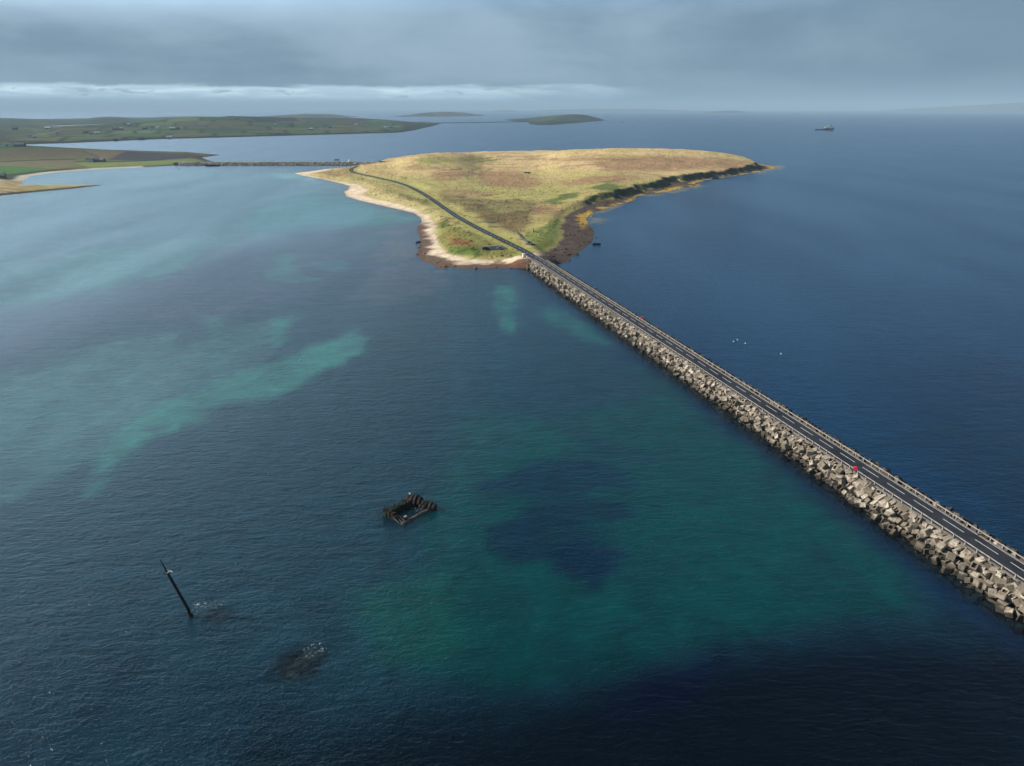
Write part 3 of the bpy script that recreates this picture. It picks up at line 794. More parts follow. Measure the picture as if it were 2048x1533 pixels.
M['paleiron'] = simple('barnacled_beam', (.14, .115, .10), (.05, .042, .038), .8, .9, .05)
M['glass'] = simple('dark_glass', (.02, .03, .04), None, 1, .15, 0, spec=.6)
M['tyre'] = simple('tyre_rubber', (.02, .02, .02), None, 1, .8, 0)

def asphalt():
    m, nt, out = new_mat('asphalt'); g = G(nt); p = g.pos()
    c = g.mix(g.mr(g.noise(p, .35, 5, .6), .3, .7), (.018, .021, .030, 1), (.030, .034, .044, 1))
    c = g.mix(g.mr(g.noise(p, .06, 3, .6), .52, .6), c, (.014, .016, .024, 1))
    b = g.bsdf(c, .85, g.bump(g.noise(p, 9, 2), .01), spec=.3)
    nt.links.new(b.outputs[0], out.inputs[0]); return m
M['asphalt'] = asphalt()

emb = empty('causeway', (*cw(265, 0), 0))
tag(emb, 'long straight causeway of tumbled blocks running from lower right to the sunlit island', 'causeway')
def along(prof, y0, y1, n, name, mat, parent, jit=0.0):
    """sweep a (w,z) profile along the causeway"""
    V, Fc = [], []
    k = len(prof); o = Vector(parent.location) if parent else Vector((0, 0, 0))
    for i in range(n + 1):
        y = y0 + (y1 - y0) * i / n
        for (w, z) in prof:
            q = cw(y, w); V.append((q[0] - o.x, q[1] - o.y, z - o.z + random.uniform(-jit, jit)))
    for i in range(n):
        for j in range(k):
            a = i * k + j; b_ = i * k + (j + 1) % k
            Fc.append((a, b_, b_ + k, a + k))
    Fc += [tuple(range(k))[::-1], tuple(n * k + j for j in range(k))]
    ob = mesh_obj(name, V, Fc, mat, parent)
    bm = bmesh.new(); bm.from_mesh(ob.data); bmesh.ops.recalc_face_normals(bm, faces=bm.faces); bm.to_mesh(ob.data); bm.free()
    return ob
Y0, Y1 = -60, 462
along([(-12.2, -5.4), (-7.6, -.6), (-4.0, 3.2), (-3.6, 3.72), (3.9, 3.72), (5.2, 2.6), (7.6, -.4), (12.5, -5.4)], Y0, Y1, 160, 'embankment', M['core'], emb, .12)
along([(-3.55, 3.6), (-3.55, 4.12), (-3.03, 4.12), (-3.03, 3.6)], Y0, 470, 60, 'kerb', M['kerb'], emb)
along([(3.03, 3.6), (3.03, 4.13), (3.22, 4.13), (3.22, 3.6)], Y0, 470, 60, 'kerb', M['kerb'], emb)

# road strip
cl_ = [(*cw(y, 0), ROADZ) for y in np.arange(Y0, 436, 6)] + [tuple(p) for p in RP]
cl_ = np.array(cl_)
def strip(P, w0, w1, dz, name, mat, seg=None):
    V, Fc = [], []
    t = np.gradient(P[:, :2], axis=0); t /= np.linalg.norm(t, axis=1)[:, None]
    nrm = np.stack([t[:, 1], -t[:, 0]], 1)
    for i in range(len(P)):
        for w in (w0, w1): V.append((P[i, 0] + nrm[i, 0] * w, P[i, 1] + nrm[i, 1] * w, P[i, 2] + dz))
    for i in range(len(P) - 1):
        if seg is None or seg[i]: Fc.append((2 * i, 2 * i + 1, 2 * i + 3, 2 * i + 2))
    return V, Fc
V, Fc = strip(cl_, -RW, RW, 0, '', None)
cpv = [(x_, y_, cpz + .06) for x_, y_ in CPX]; n0 = len(V)
tag(mesh_obj('road', V, Fc, M['asphalt']), kind='structure')
tag(mesh_obj('lay_by', cpv, [tuple(range(len(cpv)))], M['asphalt']), kind='structure')
# markings: arc-length resampled centreline
sl_ = np.concatenate([[0], np.cumsum(np.linalg.norm(np.diff(cl_, axis=0), axis=1))])
def at_s(q): return np.array([np.interp(q, sl_, cl_[:, k]) for k in range(3)])
mk = MB()
s0 = 0
ym = gp(1642.4, 880.2, 4)[1]; s_mark = (ym - Y0) / TV[1]
q = s_mark - 9 * int(s_mark / 9)
while q < sl_[-1] - 8:
    ks = [at_s(q - 6 + k * 1.5) for k in range(5)] if q > 6 else []
    if ks:
        off = .75 if ks[0][1] < 470 else .15
        vv, ff = strip(np.array(ks), off - .09, off + .09, .02, '', None); mk.add(vv, ff)
    q += 9
sel = cl_[cl_[:, 1] < 475]
vv, ff = strip(sel, 2.72, 2.84, .02, '', None); mk.add(vv, ff)
tag(mk.build('road_markings', M['white']), kind='structure')

def guard_rail(w, y0, y1, label, group, step=3.0, z0=4.1, top=5.0):
    r = tag(empty('guard_rail', (*cw(y0, w), 0)), label, 'guard rail', group)
    o = Vector(r.location)
    along([(w - .06, top - .22), (w - .06, top), (w + .06, top), (w + .06, top - .22)], y0, y1, 130, 'rail', M['rail'], r)
    n = int((y1 - y0) / step); rest = MB()
    pm = MB(); pm.box((0, 0, (top + .02 - z0 + .5) / 2), (.17, .22, top + .02 - z0 + .5)); proto = None
    inframe = 0
    sgn = -1 if w < 0 else 1
    for i in range(n + 1):
        y = y0 + i * step; q = cw(y, w + sgn * .19)
        c = (q[0] - o.x, q[1] - o.y, z0 - .5)
        u_, v_ = proj(*map(np.array, (q[0], q[1], 4.5)))
        if u_ < 2060 and v_ < 1540 and y > 100 and inframe < 100:
            inframe += 1
            if proto is None:
                proto = pm.build('post', M['post'], r); ob = proto
            else:
                ob = proto.copy(); COL.objects.link(ob); ob.parent = r
            ob.location = c; ob.rotation_euler = (0, 0, math.atan(.2725))
        else:
            rest.box((c[0], c[1], z0 + .2), (.17, .22, 1.6))
    tag(rest.build('posts', M['post'], r), kind='stuff')
    return r
guard_rail(-3.3, -56, 456, 'pale guard rail on the left road edge, above the slope of large blocks', None)
guard_rail(3.45, -56, 450, 'pale guard rail on the right road edge, next to the deep blue water', None)

# ------------------------------------------------------------------ blocks and boulders
def stone_mat(name, c1, c2, c3, wetz=1.25, use_attr=False):
    m, nt, out = new_mat(name); g = G(nt)
    if use_attr:
        r = g.n('ShaderNodeVertexColor', layer_name='Col').outputs['Color']; s_ = g.n('ShaderNodeSeparateColor'); g.put(s_.inputs[0], r); r = s_.outputs[0]
        v = g.pos()
    else:
        r = g.n('ShaderNodeObjectInfo').outputs['Random']; v = g.obj()
    p = g.pos()
    col = g.mix(g.mr(r, .1, .9), c1, c2)
    n = g.noise(v, .9, 5, .65)
    col = g.mix(g.mr(n, .38, .68), col, c3)
    n2 = g.noise(g.mapv(p, scale=(1, 1, .3)), 1.6, 4, .65, .4)
    col = g.mix(g.mr(n2, .56, .68, 0, .5), col, tuple(x * .42 for x in c3[:3]) + (1,))
    sp_ = g.n('ShaderNodeSeparateXYZ'); g.put(sp_.inputs[0], p)
    wz = g.m('ADD', sp_.outputs[2], g.m('MULTIPLY', g.m('SUBTRACT', g.noise(p, .5, 3), .5), 1.2))
    wet = g.mr(wz, wetz - .5, wetz + .5, .88, 0.0)
    col = g.mix(wet, col, (.035, .028, .018, 1))
    col = g.mix(g.mr(sp_.outputs[2], -.35, -.05, .9, 0.0), col, (.42, .50, .43, 1))
    b = g.bsdf(col, g.m('SUBTRACT', .9, g.m('MULTIPLY', wet, .4)), g.bump(g.noise(v, 5, 4), .03), spec=.2)
    nt.links.new(b.outputs[0], out.inputs[0]); return m
C1, C2, C3 = (.50, .435, .35, 1), (.22, .185, .14, 1), (.15, .125, .095, 1)
M['conc'] = stone_mat('block_concrete', C1, C2, C3)
M['conc_s'] = stone_mat('block_concrete_mass', C1, C2, C3, use_attr=True)
M['conc_far'] = stone_mat('far_block_concrete', (.75, .68, .58, 1), (.22, .19, .15, 1), (.3, .26, .2, 1), .2, True)
R1, R2, R3 = (.13, .11, .09, 1), (.07, .06, .05, 1), (.04, .035, .03, 1)
M['rock'] = stone_mat('dark_rock', R1, R2, R3)
M['rock_s'] = stone_mat('dark_rock_mass', R1, R2, R3, use_attr=True)
M['recess'] = simple('rusty_recess', (.10, .05, .025), (.05, .025, .012), 2, .9, .02)

def block_mesh(seed, hollow=False):
    rr = random.Random(seed)
    bm = bmesh.new(); bmesh.ops.create_cube(bm, size=1)
    d = (1.6 * rr.uniform(.9, 1.15), 1.6 * rr.uniform(.85, 1.1), 1.6 * rr.uniform(.78, 1.05))
    for v in bm.verts:
        v.co = Vector((v.co.x * d[0] + rr.uniform(-.05, .05), v.co.y * d[1] + rr.uniform(-.05, .05), v.co.z * d[2] + rr.uniform(-.05, .05)))
    if hollow:
        f = max(bm.faces, key=lambda f: f.normal.z)
        r = bmesh.ops.inset_region(bm, faces=[f], thickness=.42); f2 = f
        bmesh.ops.inset_region(bm, faces=[f2], thickness=.02, depth=0); bmesh.ops.translate(bm, verts=f2.verts, vec=(0, 0, -.5)); f2.material_index = 1
        for e in f2.edges:
            for q in e.link_faces:
                if q is not f2: q.material_index = 1
    es = [e for e in bm.edges if e.calc_length() > 1.2]
    bmesh.ops.bevel(bm, geom=es, offset=.05, segments=1, affect='EDGES')
    if not hollow:   # one chipped corner
        bmesh.ops.recalc_face_normals(bm, faces=bm.faces)
    me = bpy.data.meshes.new('concrete_block'); bm.to_mesh(me); bm.free()
    me.materials.append(M['conc']); me.materials.append(M['recess'])
    return me
def rock_mesh(seed):
    rr = random.Random(seed)
    bm = bmesh.new(); bmesh.ops.create_cube(bm, size=1.3)
    bmesh.ops.subdivide_edges(bm, edges=bm.edges, cuts=1, use_grid_fill=True)
    for v in bm.verts:
        v.co = v.co * rr.uniform(.82, 1.18); v.co.z *= .8
        v.co.x *= 1.15
    me = bpy.data.meshes.new('boulder'); bm.to_mesh(me); bm.free(); me.materials.append(M['rock']); return me
BLK = [block_mesh(k) for k in range(6)] + [block_mesh(20 + k, True) for k in range(3)]
RCK = [rock_mesh(40 + k) for k in range(6)]

def mesh_arrays(me):
    return np.array([v.co[:] for v in me.vertices]), [tuple(p.vertices) for p in me.polygons], [p.material_index for p in me.polygons]
def merged(name, items, meshes, mats, parent=None):
    arr = [mesh_arrays(m_) for m_ in meshes]
    V, Fc, MI, Cc = [], [], [], []; n = 0
    for (pos, rot, sc, k) in items:
        v, f, mi = arr[k]
        R = np.array(Euler(rot).to_matrix()); w = (v * sc) @ R.T + np.array(pos)
        V.append(w); Fc += [tuple(i + n for i in t) for t in f]; MI += mi; n += len(v)
        Cc.append(np.full((len(v), 3), random.random()))
    V = np.concatenate(V); me = bpy.data.meshes.new(name); me.from_pydata(V.tolist(), [], Fc)
    for m_ in mats: me.materials.append(m_)
    me.polygons.foreach_set('material_index', MI)
    a = me.color_attributes.new('Col', 'FLOAT_COLOR', 'POINT'); c = np.concatenate([np.concatenate(Cc), np.ones((n, 1))], 1)
    a.data.foreach_set('color', c.astype(np.float32).ravel())
    o = bpy.data.objects.new(name, me); COL.objects.link(o); o.parent = parent
    return o

AXR = math.atan(.2725)
blocks = []
y = -52.0
while y < 458:
    taper = ss(np.array(y), 425, 462)
    q = -1.3
    while q < 6.9:
        if not (q < 1.5 and y > 452):
            qq = q + random.uniform(-.25, .25)
            w = -9.9 + qq * .92 + random.uniform(-.2, .2); zc = -1.15 + qq * .80
            w = min(w, -4.35); zc = min(zc, 3.45)
            yy = y + random.uniform(-.35, .35)
            big = random.random() < .33
            tilt = .9 if big else .28
            k = random.randrange(6) if random.random() < .80 else 6 + random.randrange(3)
            if q > 4.6: zc -= .15
            blocks.append(((*cw(yy, w), zc + (.12 if big else 0)), (random.gauss(-.05, tilt), random.gauss(.62 * 0 - .35, tilt), AXR + random.gauss(0, .35)), random.choice((random.uniform(.88, 1.1), random.uniform(.62, .95))), k))
        q += 1.56
    if random.random() < .75:
        q = random.uniform(.4, 4.6)
        blocks.append(((*cw(y + .8, -9.9 + q * .92 - .7), -1.15 + q * .80 + 1.15), (random.uniform(-1.5, 1.5), random.uniform(-1.5, 1.5), random.uniform(0, 3)), random.uniform(.75, 1.05), random.randrange(9)))
    if random.random() < .55:   # strays lying under the water beside the slope
        blocks.append(((*cw(y, -10.8 - random.random() * 2.2), -1.5 - random.random() * .8), (random.uniform(-1, 1), random.uniform(-1, 1), random.uniform(0, 3)), random.uniform(.9, 1.15), random.randrange(6)))
    y += 1.62
def rank(it):
    x_, y_, z_ = it[0]
    u_, v_ = proj(np.array(x_), np.array(y_), np.array(z_))
    vis = u_ < 2060 and v_ < 1545 and z_ > -.55 and y_ > 90
    return (0 if vis else 1, math.hypot(x_, y_))
blocks.sort(key=rank)
nb = sum(1 for b_ in blocks if rank(b_)[0] == 0)
def blk_label(it):
    z_ = it[0][2]; k = it[3]
    if k >= 6: return 'pale concrete block with rusty square hole, on the slope left of the road'
    if z_ > 2.5: return 'solid pale concrete block high on the left slope just under the guard rail'
    if z_ < .55: return 'dark wet concrete block at the waterline of the slope left of the road'
    return 'solid pale concrete block halfway down the tumbled slope left of the road'
def blk_group(it):
    z_ = it[0][2]; k = it[3]
    if k >= 6: return 'hollow blocks on the left slope of the causeway'
    if z_ > 2.5: return 'blocks under the left guard rail'
    if z_ < .55: return 'wet blocks at the waterline of the causeway'
    return 'blocks on the middle of the causeway slope'
for it in blocks[:300]:
    o = bpy.data.objects.new('concrete_block', BLK[it[3]]); COL.objects.link(o)
    o.location = it[0]; o.rotation_euler = it[1]; o.scale = (it[2],) * 3
    tag(o, blk_label(it), 'concrete block', blk_group(it))
tag(merged('concrete_blocks', blocks[300:], BLK, [M['conc_s'], M['recess']]), 'mass of small pale concrete blocks along the farther left slope of the causeway', 'concrete blocks', kind='stuff')

rocks = []
y = -52.0
while y < 466:
    for q in (0, 1, 2, 3):
        if random.random() < .9:
            w = 4.45 + q * 1.15 + random.uniform(-.3, .4); zc = 3.75 - q * .85 + random.uniform(-.4, .5)
            k = random.randrange(6) if random.random() < .9 or q > 1 else 6 + random.randrange(3)
            rocks.append(((*cw(y + random.uniform(-.5, .5), w), zc), (random.uniform(-.6, .6), random.uniform(-.6, .6), random.uniform(0, 3)), random.uniform(.75, 1.35) if k < 6 else random.uniform(.6, .85), k))
    y += 1.5
RMS = RCK + [BLK[0], BLK[2], BLK[4]]
rocks.sort(key=rank)
for it in rocks[:280]:
    o = bpy.data.objects.new('boulder', RMS[it[3]]); COL.objects.link(o)
    o.location = it[0]; o.rotation_euler = it[1]; o.scale = (it[2],) * 3
    if it[3] < 6: tag(o, 'dark rough boulder on the shaded right side of the causeway', 'boulder', 'boulders on the right side of the causeway')
    else:
        o.name = 'concrete_block'
        tag(o, 'worn grey concrete block among the dark boulders on the right side of the causeway', 'concrete block', 'grey blocks on the right side of the causeway')
tag(merged('boulders', rocks[280:], RMS, [M['rock_s'], M['rock_s']]), 'dark rubble along the farther right side of the causeway', 'boulders', kind='stuff')

# ---- second causeway, beyond the island
fa, fb = gp(392, 331.0), gp(742, 330.2)
fa = np.array([fa[0] - 10, fa[1] + 6]); fb = np.array([fb[0] + 6, fb[1] + 6])
ft = (fb - fa) / np.linalg.norm(fb - fa); fn = np.array([ft[1], -ft[0]]); L2 = float(np.linalg.norm(fb - fa))
def f2p(s, w): q = fa + ft * s - fn * w * -1; return float(q[0]), float(q[1])
c2 = tag(empty('causeway', (float(fa[0]), float(fa[1]), 0), math.atan2(ft[1], ft[0])), 'distant block causeway joining the beach of the island to the headland on the left', 'causeway')
b = MB(); b.prism([(-11, -4), (-5, 3.0), (-4, 4.2), (4, 4.2), (5, 3.0), (11, -4)], -30, L2 + 25); b.build('embankment', M['core'], c2)
b = MB(); b.prism([(-3.2, 4.2), (-3.2, 4.3), (3.2, 4.3), (3.2, 4.2)], -30, L2 + 20); b.build('roadway', M['asphalt'], c2)
its = []
s_ = -20.0
while s_ < L2 + 10:
    for q in range(4):
        its.append(((s_ + random.uniform(-.6, .6), -9.3 + q * 1.5 + random.uniform(-.4, .4), -.2 + q * 1.35 + random.uniform(-.3, .5)), (random.uniform(-.9, .9), random.uniform(-.9, .9), random.uniform(0, 3)), random.uniform(.9, 1.35), random.randrange(6)))
    its.append(((s_, 5.6, 4.0), (random.uniform(-.6, .6), .3, 1), 1.2, 1))
    s_ += 2.1
o = merged('concrete_blocks', its, BLK, [M['conc_far'], M['recess']], c2); tag(o, kind='stuff')
r2 = tag(empty('guard_rail', (float(fa[0]), float(fa[1]), 0), math.atan2(ft[1], ft[0])), 'thin bright guard rail of the distant causeway where it meets the island', 'guard rail')
b = MB(); b.box((L2 - 14, -3.4, 5.2), (36, .3, .5)); b.build('rail', M['white'], r2)
b = MB()
for k in range(12): b.box((L2 - 31 + k * 3.1, -3.3, 4.5), (.2, .2, 1.3))
tag(b.build('posts', M['post'], r2), kind='stuff')

# ------------------------------------------------------------------ markers, poles, life-saving boxes
def marker(loc, label, s=1.0, rz=.3):
    r = tag(empty('marker_block', loc, rz, s), label, 'marker block')
    b = MB(); b.box((0, 0, .9), (1.5, 1.5, 1.9), taper=.82); b.build('painted_block', M['white'], r, bevel=.05)
    b = MB(); b.box((0, 0, -.15), (2.1, 2.1, .5)); b.build('plinth', M['kerb'], r, bevel=.03)
x_, y_, z_ = (*gp(1048, 517, 3.0), 3.0)
marker((x_, y_, max(float(ISL.h(x_, y_)), 2.0)), 'white painted block left of the road where the near causeway meets the island', 1.35)
x_, y_, z_ = ISL.hit(703, 329); marker((x_ - 4, y_ + 4, 4.2), 'bright white block at the island end of the distant causeway', 2.0, .6)

def lifebuoy(y, w, label, rz):
    q = cw(y, w); r = tag(empty('lifebuoy_station', (q[0], q[1], ROADZ), rz), label, 'lifebuoy box')
    b = MB(); b.box((0, 0, .45), (.12, .12, 1.1)); b.build('post', M['post'], r)
    b = MB(); b.add([(math.cos(a) * .62, -.16, 1.45 + math.sin(a) * .62) for a in [math.pi * k / 4 + .39 for k in range(8)]] + [(math.cos(a) * .62, .16, 1.45 + math.sin(a) * .62) for a in [math.pi * k / 4 + .39 for k in range(8)]],
                    [(k, (k + 1) % 8, 8 + (k + 1) % 8, 8 + k) for k in range(8)] + [tuple(range(8))[::-1], tuple(range(8, 16))])
    b.build('housing', M['red'], r, bevel=.05)
    b = MB(); b.tube((0, -.2, 1.45), (0, -.17, 1.45), .12, n=10); b.build('hub', M['black'], r)
def y_at(u, v, z, w):  # northing of the causeway point seen at that survey bearing
    best = min(np.arange(70, 450, .25), key=lambda yy: abs(float(proj(*[np.array(t) for t in (*cw(yy, w), z)])[0]) - u))
    return float(best)
lifebuoy(y_at(1711, 933, 5.4, -3.75), -3.75, 'red lifebuoy housing on the left guard rail, nearest the viewer', -.4)
lifebuoy(y_at(1284, 634, 5.4, 4.0), 4.0, 'pinkish red lifebuoy housing on the right guard rail, farther along the causeway', -.3)

def pole(u, v, h, label):
    x_, y_, z_ = ISL.hit(u, v); r = tag(empty('pole', (x_, y_, z_)), label, 'pole')
    b = MB(); b.tube((0, 0, -.5), (0, 0, h), .16, .11, 8); b.build('shaft', M['rail'], r)
    b = MB(); b.box((0, 0, h - .25), (1.1, .14, .16)); b.build('crossbar', M['post'], r)
pole(979, 461, 6.5, 'slender grey pole on the far verge of the island road')
x_, y_, z_ = ISL.hit(736, 327.5); r = tag(empty('pillar', (x_, y_, z_)), 'small white pillar on the skyline beside the end of the distant causeway', 'pillar')
b = MB(); b.box((0, 0, 1.2), (1.0, 1.0, 3.2), taper=.9); b.build('shaft', M['white'], r, bevel=.04)
b = MB(); b.box((0, 0, 2.95), (1.2, 1.2, .3)); b.build('cap', M['kerb'], r, bevel=.03)

# wall and fence round the green plot
def wall_run(pts, h, th, name, label, cat, mat):
    P = [ISL.hit(u, v) for u, v in pts]; o = Vector((P[0][0], P[0][1], 0)); r = tag(empty(name, o), label, cat)
    b = MB()
    for a, c in zip(P[:-1], P[1:]):
        n = max(1, int(math.dist(a[:2], c[:2]) / 3))
        for k in range(n):
            t = (k + .5) / n; x_ = a[0] + (c[0] - a[0]) * t; y_ = a[1] + (c[1] - a[1]) * t
            hh = h * random.uniform(.75, 1.15)
            b.box((x_ - o.x, y_ - o.y, float(ISL.h(x_, y_)) + hh / 2 - .15), (math.dist(a[:2], c[:2]) / n + .25, th * random.uniform(.85, 1.1), hh + .3), Matrix.Rotation(math.atan2(c[1] - a[1], c[0] - a[0]), 3, 'Z'))
    b.build('stonework', mat, r, bevel=.06); return r
M['drystone'] = simple('dry_stone', (.13, .125, .12), (.05, .052, .055), .6, .9, .1)
wall_run([(1034, 466), (1040, 473), (1046, 480), (1054, 485), (1058, 487.5)], 1.4, 1.5, 'stone_wall', 'short dark stone wall bending round the left of the green plot', 'stone wall', M['drystone'])
wall_run([(1052, 490), (1062, 491.5), (1070, 492)], 1.2, 1.2, 'stone_wall', 'dark stone wall stub between the green plot and the road', 'stone wall', M['drystone'])
def fence(pts, label, h=1.3, step=3.2):
    P = [ISL.hit(u, v) for u, v in pts]; o = Vector((P[0][0], P[0][1], 0)); r = tag(empty('fence', o), label, 'fence')
    rails = MB(); first_ = None
    for a, c in zip(P[:-1], P[1:]):
        n = max(1, int(math.dist(a[:2], c[:2]) / step)); prev = None
        for k in range(n + 1):
            t = k / n; x_ = a[0] + (c[0] - a[0]) * t; y_ = a[1] + (c[1] - a[1]) * t; z_ = float(ISL.h(x_, y_))
            pp = Vector((x_ - o.x, y_ - o.y, z_))
            if first_ is None:
                m_ = MB(); m_.box((0, 0, h / 2), (.2, .2, h + .2)); first_ = m_.build('post', M['black'], r); ob = first_
            else: ob = first_.copy(); COL.objects.link(ob); ob.parent = r
            ob.location = pp
            if prev is not None:
                for hh in (.45, h - .15): rails.tube(prev + Vector((0, 0, hh)), pp + Vector((0, 0, hh)), .07, n=4)
            prev = pp
    rails.build('rails', M['black'], r)
fence([(1036, 466), (1050, 462.5), (1066, 460), (1080, 459), (1098, 457)], 'dark post fence along the top of the green plot')
fence([(1066, 461), (1067, 466), (1074, 466), (1080, 465), (1080, 460)], 'small square pen of dark posts against the fence of the green plot', 1.6, 2.4)

# ruin on the hillside
x_, y_, z_ = ISL.hit(1055, 347); r = tag(empty('ruin', (x_, y_, z_)), 'low ruin of pale stones standing alone on the island hillside', 'ruin')
b = MB()
for k, (a_, bb, l_) in enumerate(((0, -3, 9), (0, 3, 9))): b.box((a_, bb, .6), (l_, .9, 1.5 + .4 * k))
b.build('long_wall', M['drystone'], r, bevel=.1)
b = MB(); b.box((-4.6, 0, .9), (.9, 5.2, 2.2)); b.build('gable_wall', M['kerb'], r, bevel=.1)
x_, y_, z_ = ISL.hit(765, 324.5); r = tag(empty('ruin', (x_, y_, z_)), 'long dark low ruin near the crest at the left end of the island', 'ruin')
b = MB(); b.box((0, 0, .6), (11, 2.2, 1.8)); b.build('long_wall', M['drystone'], r, bevel=.15)
b = MB(); b.box((-5, 1.2, .9), (2.6, 3.2, 2.6)); b.build('gable_wall', M['drystone'], r, bevel=.15)

# ------------------------------------------------------------------ vehicles in the lay-by
def car(u, v, rz, paint, label, s=1.0, van=False):
    x_, y_ = gp(u, v, cpz + .06); r = tag(empty('parked_van' if van else 'parked_car', (x_, y_, cpz + .06), rz, s), label, 'van' if van else 'car')
    pm = simple('car_paint', paint, tuple(c * .9 for c in paint), 1, .35, 0, spec=.5)
    b = MB(); b.prism([(-.85, .28), (-.88, .75), (-.8, .92), (.8, .92), (.88, .75), (.85, .28)], -2.2, 2.2); b.build('body', pm, r, bevel=.06)
    b = MB(); b.box((-.25 if not van else -.35, 0, 1.22), (2.7 if not van else 3.5, 1.56, .62 if not van else 1.0), taper=.82 if not van else .93); cab = b.build('cabin', M['glass'] if not van else pm, r, bevel=.05)
    b = MB(); b.box((-.25 if not van else -.35, 0, 1.56 if not van else 1.74), (2.0 if not van else 3.2, 1.26 if not van else 1.45, .06)); b.build('roof', pm, r, bevel=.02)
    wm = None
    for sx in (-1.35, 1.4):
        for sy in (-.8, .8):
            if wm is None:
                b = MB(); b.tube((0, -.11, 0), (0, .11, 0), .33, n=14); wm = b.build('wheel', M['tyre'], r, bevel=.02); ob = wm
            else: ob = wm.copy(); COL.objects.link(ob); ob.parent = r
            ob.location = (sx, sy, .33)
    for sy in (-.6, .6):
        b = MB(); b.box((2.21, sy, .68), (.06, .32, .16)); b.build('headlight', M['white'], r)
car(971.5, 499.6, .1, (.012, .013, .018), 'dark car parked at the left end of the lay-by', 1.25)
car(1000, 498.6, .05, (.42, .47, .5), 'pale silver car parked in the middle of the lay-by', 1.05)

# ------------------------------------------------------------------ wrecks in the near water
def loc_(p, o): return (p[0] - o[0], p[1] - o[1])
A_, B_, C_, D_ = [np.array(gp(*q)) for q in ((765, 1030), (823, 1004), (861, 1020), (803, 1050))]
O_ = (A_ + B_ + C_ + D_) / 4
wr = tag(empty('shipwreck', (float(O_[0]), float(O_[1]), 0)), 'square rusted shipwreck frame with green weed and boilers standing out of the water', 'shipwreck')
A_, B_, C_, D_ = A_ - O_, B_ - O_, C_ - O_, D_ - O_
def jag_wall(p, q, th, h, n, mat, name, t0=0, t1=1, side=1):
    b = MB(); d = q - p; L = np.linalg.norm(d); d = d / L; nn_ = np.array([-d[1], d[0]]) * side; an = math.atan2(d[1], d[0])
    for k in range(n):
        t = t0 + (t1 - t0) * (k + .5) / n; c = p + d * L * t + nn_ * th / 2
        hh = h * random.uniform(.72, 1.12)
        b.box((c[0], c[1], hh / 2 - 1.5), (L * (t1 - t0) / n * 1.12, th * random.uniform(.8, 1.15), hh + 3), Matrix.Rotation(an + random.uniform(-.06, .06), 3, 'Z') @ Matrix.Rotation(random.uniform(-.06, .06), 3, 'X'), taper=random.uniform(.75, 1))
    b.build(name, mat, wr, bevel=.07)
    return d, nn_, an
d, nv, an = jag_wall(A_, B_, 1.5, 1.25, 15, M['weediron'], 'hull_wall', 0, .78, -1)
b = MB()
for k in range(11):   # ribs on the weedy wall
    t = .04 + k * .07; c = A_ + (B_ - A_) * t + nv * random.uniform(.1, 1.2); b.box((c[0], c[1], 1.2), (.2, .3, random.uniform(1.0, 2.1)), Euler((random.uniform(-.2, .2), random.uniform(-.2, .2), an)).to_matrix())
b.build('ribs', M['rust'], wr)
jag_wall(A_, D_, 1.5, 1.35, 11, M['rust'], 'hull_wall', 0, .62, 1)
d2, nv2, an2 = jag_wall(A_ + (D_ - A_) * .1, D_, 1.4, .95, 8, M['weediron'], 'inner_bulkhead', .1, .62, 1)
b = MB()
for k in range(3):
    p = A_ + (D_ - A_) * .6 + nv2 * (.1 + k * .75); q = A_ + (D_ - A_) * (.93 + .02 * k) + nv2 * (.1 + k * .75)
    b.tube((p[0], p[1], .75), (q[0], q[1], -.2), .17, n=6)
b.build('deck_beams', M['paleiron'], wr)
def boilers(c, axis, n, R, name='boiler', z=.7):
    ax = np.array(axis) / np.linalg.norm(axis)
    for k in range(n):
        p = c + ax * (k * 1.05); rr = R * (1 - .12 * abs(k - (n - 1) / 2)) * random.uniform(.94, 1.05)
        b = MB(); b.tube((p[0] - ax[0] * .33, p[1] - ax[1] * .33, z), (p[0] + ax[0] * .33, p[1] + ax[1] * .33, z + .05), rr, rr * random.uniform(.82, 1), n=11)
        b.v = [(v[0] + random.uniform(-.13, .13), v[1] + random.uniform(-.13, .13), v[2] + random.uniform(-.16, .16)) for v in b.v]
        b.build(name, M['black'], wr, bevel=.08)
BC = (C_ - B_) / np.linalg.norm(C_ - B_)
boilers(B_ + BC * .1 + np.array([-.6, -.3]), BC + np.array([.15, .25]), 4, 1.75, z=.75)
boilers(B_ + BC * 3.6 + np.array([0, -.6]), BC, 2, .8, z=.35)
boilers(C_ - BC * 2.4 + np.array([0, .1]), BC + np.array([.1, .2]), 4, 1.35, z=.5)
jag_wall(A_, B_, 1.8, 1.7, 6, M['black'], 'engine_casing', .74, 1.0, -1)
jag_wall(B_, C_, .9, .35, 9, M['rust'], 'broken_wall', .25, .95, 1)
b = MB(); b.tube((D_[0], D_[1], -.35), (C_[0] - .6, C_[1], -.22), .75, .6, n=8); b.build('sunken_beam', M['paleiron'], wr)
q_ = A_ + (D_ - A_) * .9 + nv2 * 1.9
b = MB(); b.tube((q_[0], q_[1], -1), (q_[0], q_[1], 1.0), .5, .42, n=10); b.build('bollard', M['black'], wr)

